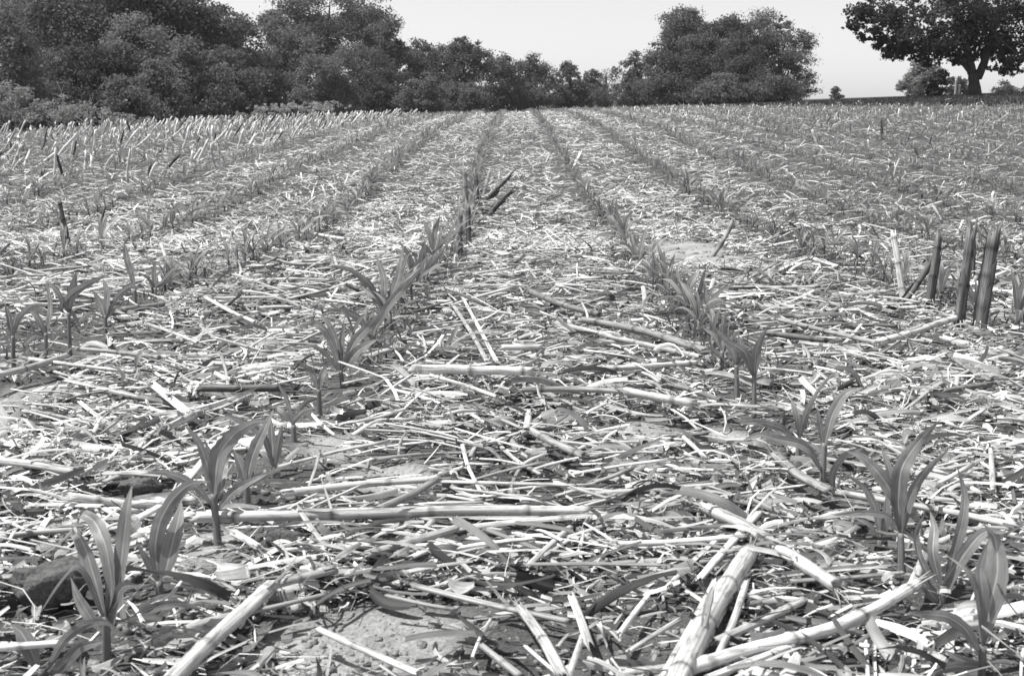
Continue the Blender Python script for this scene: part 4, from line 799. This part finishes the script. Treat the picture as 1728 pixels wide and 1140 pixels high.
SH = [
 ('white upright stalk standing left of the dark stumps on the right', 11, .85, (1527, 512), (1509, 398), 0, None),
 ('dark curved stalk bowing up to the leaning stump on the right', 11, .10, (1506, 520), (1572, 440), .02, (1535, 500)),
 ('dark upright stump with a pale cut top on the right', 15, .12, (1566, 522), (1584, 404), 0, None),
 ('left one of the pair of tall split stumps near the right edge', 18, .12, (1616, 560), (1638, 402), 0, None),
 ('right one of the pair of tall split stumps near the right edge, widest', 24, .13, (1650, 560), (1674, 412), 0, None),
 ('thin curled dark shred standing between the pair of tall stumps', 6, .09, (1642, 470), (1644, 410), 0, None),
 ('dark thin stump standing alone at the left, halfway up', 8, .08, (118, 425), (101, 343), 0, None),
 ('pale short stick propped before the tall stumps', 6, .6, (1626, 558), (1610, 530), 0, None),
 ('grey stump at the front left of the dark stubble clump', 10, .16, (777, 432), (777, 364), 0, None),
 ('grey stump at the front right of the dark stubble clump', 9, .15, (792, 424), (790, 352), 0, None),
 ('tall grey stump at the back of the dark stubble clump', 9, .2, (786, 372), (784, 292), .05, None),
 ('black stump leaning hard right at the top of the dark clump', 9, .07, (812, 345), (858, 300), .05, None),
 ('black stump leaning right below the topmost leaning one', 9, .08, (812, 362), (862, 325), .03, None),
 ('short dark stump leaning right at the bottom of the clump', 8, .12, (818, 370), (842, 340), 0, None),
 ('black upright stump in the heart of the dark clump', 8, .06, (806, 350), (803, 296), .04, None),
 ('slim pale grey stump behind the dark clump', 5, .3, (815, 332), (826, 290), .05, None),
 ('long pale stick leaning up right above the left stubble', 5, .55, (370, 232), (396, 198), 0, None),
 ('pale stick leaning left on the centre strip beyond the clump', 9, .66, (969, 284), (980, 262), 0, None),
 ('dark thin stake like stump standing on the far right field', 4, .06, (1490, 238), (1487, 204), 0, None),
 ('thin pale bent stalk standing left of the dark stake on the far right', 4, .6, (1380, 248), (1371, 222), 0, None),
]
for i, (lb, wd, tn, b, t, ln, md) in enumerate(SH): stump(lb, wd, tn, b, t, i, ln, mid=md, roots=i in (2, 3, 4, 6, 8, 9))
# stubble rows of last year's corn
rnd = np.random.RandomState(88); cs = []
for k in range(-26, 26):
    y = 5.0
    while y < 40:
        x = rowc(y) + .76 * k + rnd.randn() * .04
        if x < -2.9: p_ = .85 if y > 9.5 else .45
        elif x > 2.6: p_ = .22 + .3 * (y > 20)
        else: p_ = .015
        if -5.5 < x < -2.6 and 18 < y < 34: p_ = 1
        if abs(x) < .46 * y and rnd.rand() < p_ and float(lawn(np.array([x]), np.array([y]))[0]) < .4:
            left = x < -2.6
            cs.append((x, y, (.05 + .22 * rnd.rand() ** 1.3) if left else rnd.uniform(.06, .16), rnd.uniform(.009, .0155) if left else rnd.uniform(.006, .011), (float(np.clip(.45 + .38 * rnd.randn(), -.5, 1.6)) if left else rnd.randn() * .45), rnd.randn() * .35, float(rnd.choice([.76, .6, .3, .1], p=[.66, .2, .05, .09] if left else [.35, .3, .2, .15]))))
        y += rnd.uniform(.08, .4)
cs = np.array(cs); px, py, dp = project(cs[:, 0], cs[:, 1], H(cs[:, 0], cs[:, 1])); inv = (px > 4) & (px < 1724)
o_ = np.argsort(np.where(inv, dp / cs[:, 2], 1e9)); nind = 300 - len(SH)
def stub_geo(c, m=7):
    x, y, h, r, l, f, tn = c; z = float(base_h(x, y)) - .01; p = np.array([x, y, z]); q = p + np.array([l * h, f * h, h])
    return tube([p, (p + q) / 2 + rnd.randn(3) * .01 * h * 3, q], r, m, h / 6, tone=tn, ring=.08 if m > 5 else 0, jag=r * 1.5, rnd=rnd, groove=.1), p
for i in o_[:nind]:
    g, p = stub_geo(cs[i]); x, y, h, r, l, f, tn = cs[i]
    lb = '%s %s stump %s in the stubble on the %s, %s' % ('tall' if h > .17 else 'short', 'bleached' if tn > .6 else 'pale' if tn > .4 else 'grey' if tn > .2 else 'dark', 'leaning well right' if l > .45 else 'leaning right' if l > .15 else 'leaning left' if l < -.15 else 'standing upright',
        'left' if x < 0 else 'right', 'near its front edge' if y < 9 else 'part way back' if y < 13 else 'far back')
    tag(Buf().add(g).obj('corn_stump', M_STUB, loc=p), lb, 'corn stump', SG)
B = Buf()
for i in o_[nind:]: B.add(stub_geo(cs[i], 5)[0])
tag(B.obj('far_stubble', M_STUB), 'rows of pale cut corn stubble toward the trees', 'stubble', kind='stuff')

# ------------------------------------------------------------------ clods, cobs
def clod(name, label, c, rx, ry, mat, seed, cat='clod', flat=.7, sink=.35, rough=.3, tone=None):
    rnd = np.random.RandomState(seed + 70); p, d = on_ground(*c); a = rx * d / F; b = ry * d / F
    nu, nv = 40, 26; th_ = np.linspace(0, 2 * np.pi, nu, endpoint=False); ph = np.linspace(.02, np.pi - .02, nv)
    PH, TH_ = np.meshgrid(ph, th_, indexing='ij'); D_ = np.stack([np.sin(PH) * np.cos(TH_), np.sin(PH) * np.sin(TH_), np.cos(PH)], -1)
    for _ in range(9):                                        # broken flat faces
        nrm = rnd.randn(3); nrm /= np.linalg.norm(nrm); dt = D_ @ nrm; cut = rnd.uniform(.6, .85); D_ = D_ - nrm * np.maximum(dt - cut, 0)[..., None] * .8
    nz = sum(rough * (.5 ** k) * (vnoise(D_[..., 0] * 2.2 * 2 ** k + k * 7 + seed, D_[..., 1] * 2.2 * 2 ** k + D_[..., 2] * 3.1 * 2 ** k, k) - .5) for k in range(4))
    V = D_ * (1 + nz)[..., None] * np.array([a, a * .8, b]); V[..., 2] += b * (1 - sink)
    cen = p + np.array([0, a * .5, 0]); o = mk(name, V.reshape(-1, 3), gridq(nv, nu, True), mat, loc=cen); tag(o, label, cat, 'soil clods' if cat == 'clod' else None); return o
for k_ in CLODS:
    a_ = list(k_['a']); a_[5] = globals()[a_[5]]; clod(*a_, **{q: v for q, v in k_.items() if q != 'a'})
# round tuft of dead weed
p, d = on_ground(1303, 662); rnd = np.random.RandomState(5); n = 420; e = rnd.randn(n, 3); e /= np.linalg.norm(e, axis=1)[:, None]; rr_ = 28 * d / F * rnd.uniform(.4, 1, n)
B = Buf().add(strips(e[:, 0] * rr_ + p[0], e[:, 1] * rr_ + p[1], np.abs(e[:, 2]) * rr_ * .75 + p[2] + .004, rnd.rand(n) * 6, rnd.uniform(.008, .028, n), rnd.uniform(.0008, .002, n), 3, 2, rnd.uniform(.08, .2, n), rnd.uniform(-1, 1, n), rnd.randn(n) * .7, rnd.rand(n) * 3, np.zeros(n), rnd))
tag(B.obj('weed_tuft', M_STRAW, loc=p), 'round dark tuft of dead weed right of the tall stemmed seedlings', 'weed tuft')
def cob(label, a, b, wpx, tone, seed):
    rnd = np.random.RandomState(seed); _, d = on_ground(*a); r = wpx * .5 * d / F; P0 = on_ground(*a, r)[0]; P1 = on_ground(*b, r)[0]
    P, s = resample([P0, P1], .0016); T, S, U = frames(P); n = len(P); m = 48; an = np.arange(m) / m * 2 * np.pi; t = s / s[-1]
    R_ = r * (.55 + .45 * np.sin(np.clip(t * 1.5 + .12, 0, 1) * np.pi * .5) - .35 * np.clip(t - .75, 0, 1) * 2)[:, None] * (1 + .10 * np.sin(an * 12)[None] * np.sin(s / .0022 * 1.0)[:, None])
    V = P[:, None] + S[:, None] * (np.cos(an)[None] * R_)[..., None] + U[:, None] * (np.sin(an)[None] * R_)[..., None]
    tt = tone * (.55 + .75 * (np.sin(an * 12)[None] * np.sin(s / .0022)[:, None] > 0)); c = P.mean(0)
    uv = np.stack(np.broadcast_arrays(s[:, None], (an * r)[None]), -1)
    o = mk('corn_cob', V.reshape(-1, 3) - c, gridq(n, m, True), M_STALK, uv=uv.reshape(-1, 2), tone=tt.ravel(), loc=c); tag(o, label, 'corn cob', 'bare corn cobs')
cob('bare corn cob lying left of the two sticks slanting up right', (992, 1050), (1048, 1045), 17, .3, 1)
cob('dark bare corn cob behind the two sticks slanting up right', (1094, 965), (1126, 985), 17, .22, 2)
cob('bare corn cob in the bright straw left of the right seedlings', (1040, 772), (1110, 768), 12, .25, 3)
cob('bare corn cob just right of the foot of the thick weathered stalk', (385, 1098), (430, 1080), 15, .3, 4)

# ------------------------------------------------------------------ residue nobody could count
def field_pts(n, y0, y1, pw, rnd, rowk=.55, keep_edge=True):
    y = y0 + (y1 - y0) * rnd.rand(n) ** pw; x = rnd.uniform(-.54, .54, n) * (y + .25)
    rd = rowdist(x, y)                                        # 0 at a seedling row, .38 mid-strip
    rowf = np.where(y < 26, np.interp(rd, [0, .07, .14], [1 - rowk, 1 - rowk * .8, 1]), 1)
    patch = sstep(vnoise(x * 3.4, y * 3.4, 11) * .6 + vnoise(x * 8, y * 8, 12) * .4, .28, .62)
    u_ = x / y; thin = (1 - .62 * sstep(u_, .10, .30) * sstep(y, 1.8, 5)) * (1 - .45 * sstep(-u_, .2, .38) * sstep(y, 5, 9)) * (1 - .15 * sstep(-u_, .1, .4)) * .92
    dens = bare(x, y) * rowf * np.where(y > 7, .45 + .55 * patch, .16 + .84 * patch) * thin * (1 - lawn(x, y) * .95)
    k = rnd.rand(n) < dens; x, y = x[k], y[k]; k = clear(x, y) | (rnd.rand(len(x)) < .12); return x[k], y[k]
def litter(name, label, mat, n, y0, y1, pw, Lr, Wr, seed, nseg, k, tones, zr, bend=.25, pit=.12, cup=0., rowk=.6, grow=8., cross=.5, roll=.35):
    rnd = np.random.RandomState(seed); x, y = field_pts(n, y0, y1, pw, rnd, rowk); m = len(x); g = np.maximum(1, y / grow)
    L = Lr[0] + (Lr[1] - Lr[0]) * rnd.rand(m) ** 2; W = Wr[0] + (Wr[1] - Wr[0]) * rnd.rand(m) ** 1.6
    yaw = np.where(rnd.rand(m) < cross, rnd.randn(m) * .5, rnd.rand(m) * 6.28)
    clump = vnoise(x * 6, y * 6, 21)
    tone = rnd.choice([t for t, _ in tones], size=m, p=[p for _, p in tones]) * rnd.uniform(.85, 1.12, m) * (.75 + .45 * vnoise(x * 2.2, y * 2.2, 31)) * (1 - .25 * sstep(x / y, .12, .3) * sstep(y, 1.8, 5))
    z = H(x, y) + zr[0] + (zr[1] - zr[0]) * rnd.rand(m) * (.4 + clump)
    up = rnd.rand(m) < .06
    pitch = np.where(up, rnd.uniform(-.8, .8, m), rnd.randn(m) * pit)
    z = z + np.abs(np.sin(pitch)) * L * g * .35
    return Buf().add(strips(x, y, z, yaw, L * g, W * g, nseg, k, tone, rnd.randn(m) * bend, pitch, rnd.randn(m) * roll, np.full(m, cup) * rnd.randn(m), rnd)).obj(name, mat) if name else None, label
TN = [(.78, .30), (.46, .22), (.26, .22), (.08, .26)]
def L_(*a, **k):
    o, lb = litter(*a, **k); tag(o, lb, 'litter', kind='stuff')
L_('straw_litter', 'fine shredded straw and leaf fibres matted over the near field', M_STRAW, 115000, .85, 6.5, 1.15, (.008, .085), (.0008, .0036), 41, 3, 2, TN, (.001, .017), bend=.35)
L_('leaf_shreds', 'torn dry leaf shreds over the near field', M_HUSK, 40000, .85, 8, 1.2, (.012, .11), (.0025, .0125), 42, 5, 3, TN, (.002, .022), bend=.35, cup=.4, roll=.5)
L_('husk_litter', 'broad crumpled husks and dry leaves lying among the stalks', M_HUSK, 5000, .9, 9, 1.2, (.02, .10), (.006, .019), 43, 9, 5, [(.66, .45), (.52, .35), (.3, .2)], (.004, .018), bend=.35, cup=.45, roll=.6, rowk=.8)
L_('chip_litter', 'short flat chips of shredded stalk rind over the near field', M_STALK, 22000, .85, 9, 1.3, (.010, .05), (.003, .008), 45, 3, 3, [(.7, .5), (.55, .3), (.3, .2)], (.004, .018), bend=.1, cup=.5, pit=.3, roll=.6)
L_('far_straw_litter', 'straw litter over the farther field between the rows', M_STRAW, 215000, 5.0, 40, 1.5, (.03, .15), (.003, .011), 44, 2, 2, [(.78, .38), (.5, .22), (.28, .18), (.1, .22)], (.002, .035), bend=.3, pit=.2, grow=16., rowk=.96)

rnd = np.random.RandomState(61); n = 90000
y = 2.2 + 34 * rnd.rand(n) ** 1.25; x = rnd.uniform(-.5, .5, n) * y; rd = rowdist(x, y)
p = np.where(rd < .075, .75, .008) + .95 * sstep(x / y, .12, .28) * sstep(y, 2.5, 7) + .22 * sstep(-x / y, .22, .4) * sstep(y, 5, 9)
k = rnd.rand(n) < p * (1 - lawn(x, y)) * bare(x, y) * (.4 + .6 * vnoise(x * 2.5, y * 2.5, 51)); x, y = x[k], y[k]; n = len(x)
g = np.maximum(1, y / 14)
B = Buf().add(strips(x, y, H(x, y) + .018, rnd.rand(n) * 6.28, rnd.uniform(.02, .075, n) * g, rnd.uniform(.002, .0055, n) * g, 3, 2, rnd.uniform(.06, .13, n), rnd.randn(n) * .4, rnd.uniform(.3, 1.5, n), rnd.rand(n) * 6, np.zeros(n), rnd, .8, .9))
tag(B.obj('weeds', M_LEAF), 'fine weeds and grass blades in the rows and over the right side', 'weeds', kind='stuff')
rnd = np.random.RandomState(62); n = 26000
y = .85 + 6 * rnd.rand(n) ** 1.4; x = rnd.uniform(-.52, .52, n) * (y + .2); sz = (.001 + .0055 * rnd.rand(n) ** 6) * np.maximum(1, y / 2.5)
cu = np.array([[i, j, k] for i in (-1, 1) for j in (-1, 1) for k in (-1, 1)], float)
V = cu[None] * rnd.uniform(.5, 1.2, (n, 8, 3)) * sz[:, None, None]; V[..., 2] *= .7
V = V + np.stack([x, y, H(x, y) + sz * .1], -1)[:, None]
q = np.array([[0, 1, 3, 2], [4, 6, 7, 5], [0, 4, 5, 1], [2, 3, 7, 6], [0, 2, 6, 4], [1, 5, 7, 3]])
Q = (q[None] + (np.arange(n) * 8)[:, None, None]).reshape(-1, 4)
tag(mk('soil_crumbs', V.reshape(-1, 3), Q, M_CRUMB), 'small crumbs of dry soil strewn on the ground', 'soil crumbs', kind='stuff')

# ------------------------------------------------------------------ summer haze in the air
hz = np.array([[x, y, z] for x in (-160, 160) for y in (-12, 260) for z in (-5, 24)], float)
q = np.array([[0, 1, 3, 2], [4, 6, 7, 5], [0, 4, 5, 1], [2, 3, 7, 6], [0, 2, 6, 4], [1, 5, 7, 3]])
m = bpy.data.materials.new('haze'); m.use_nodes = True; m.node_tree.nodes.clear()
v = m.node_tree.nodes.new('ShaderNodeVolumePrincipled'); v.inputs['Density'].default_value = .0003; v.inputs['Color'].default_value = (.9, .9, .9, 1)
o = m.node_tree.nodes.new('ShaderNodeOutputMaterial'); m.node_tree.links.new(v.outputs[0], o.inputs['Volume'])
tag(mk('haze', hz, q, m, smooth=False), 'thin pale haze in the summer air', 'haze', kind='stuff')
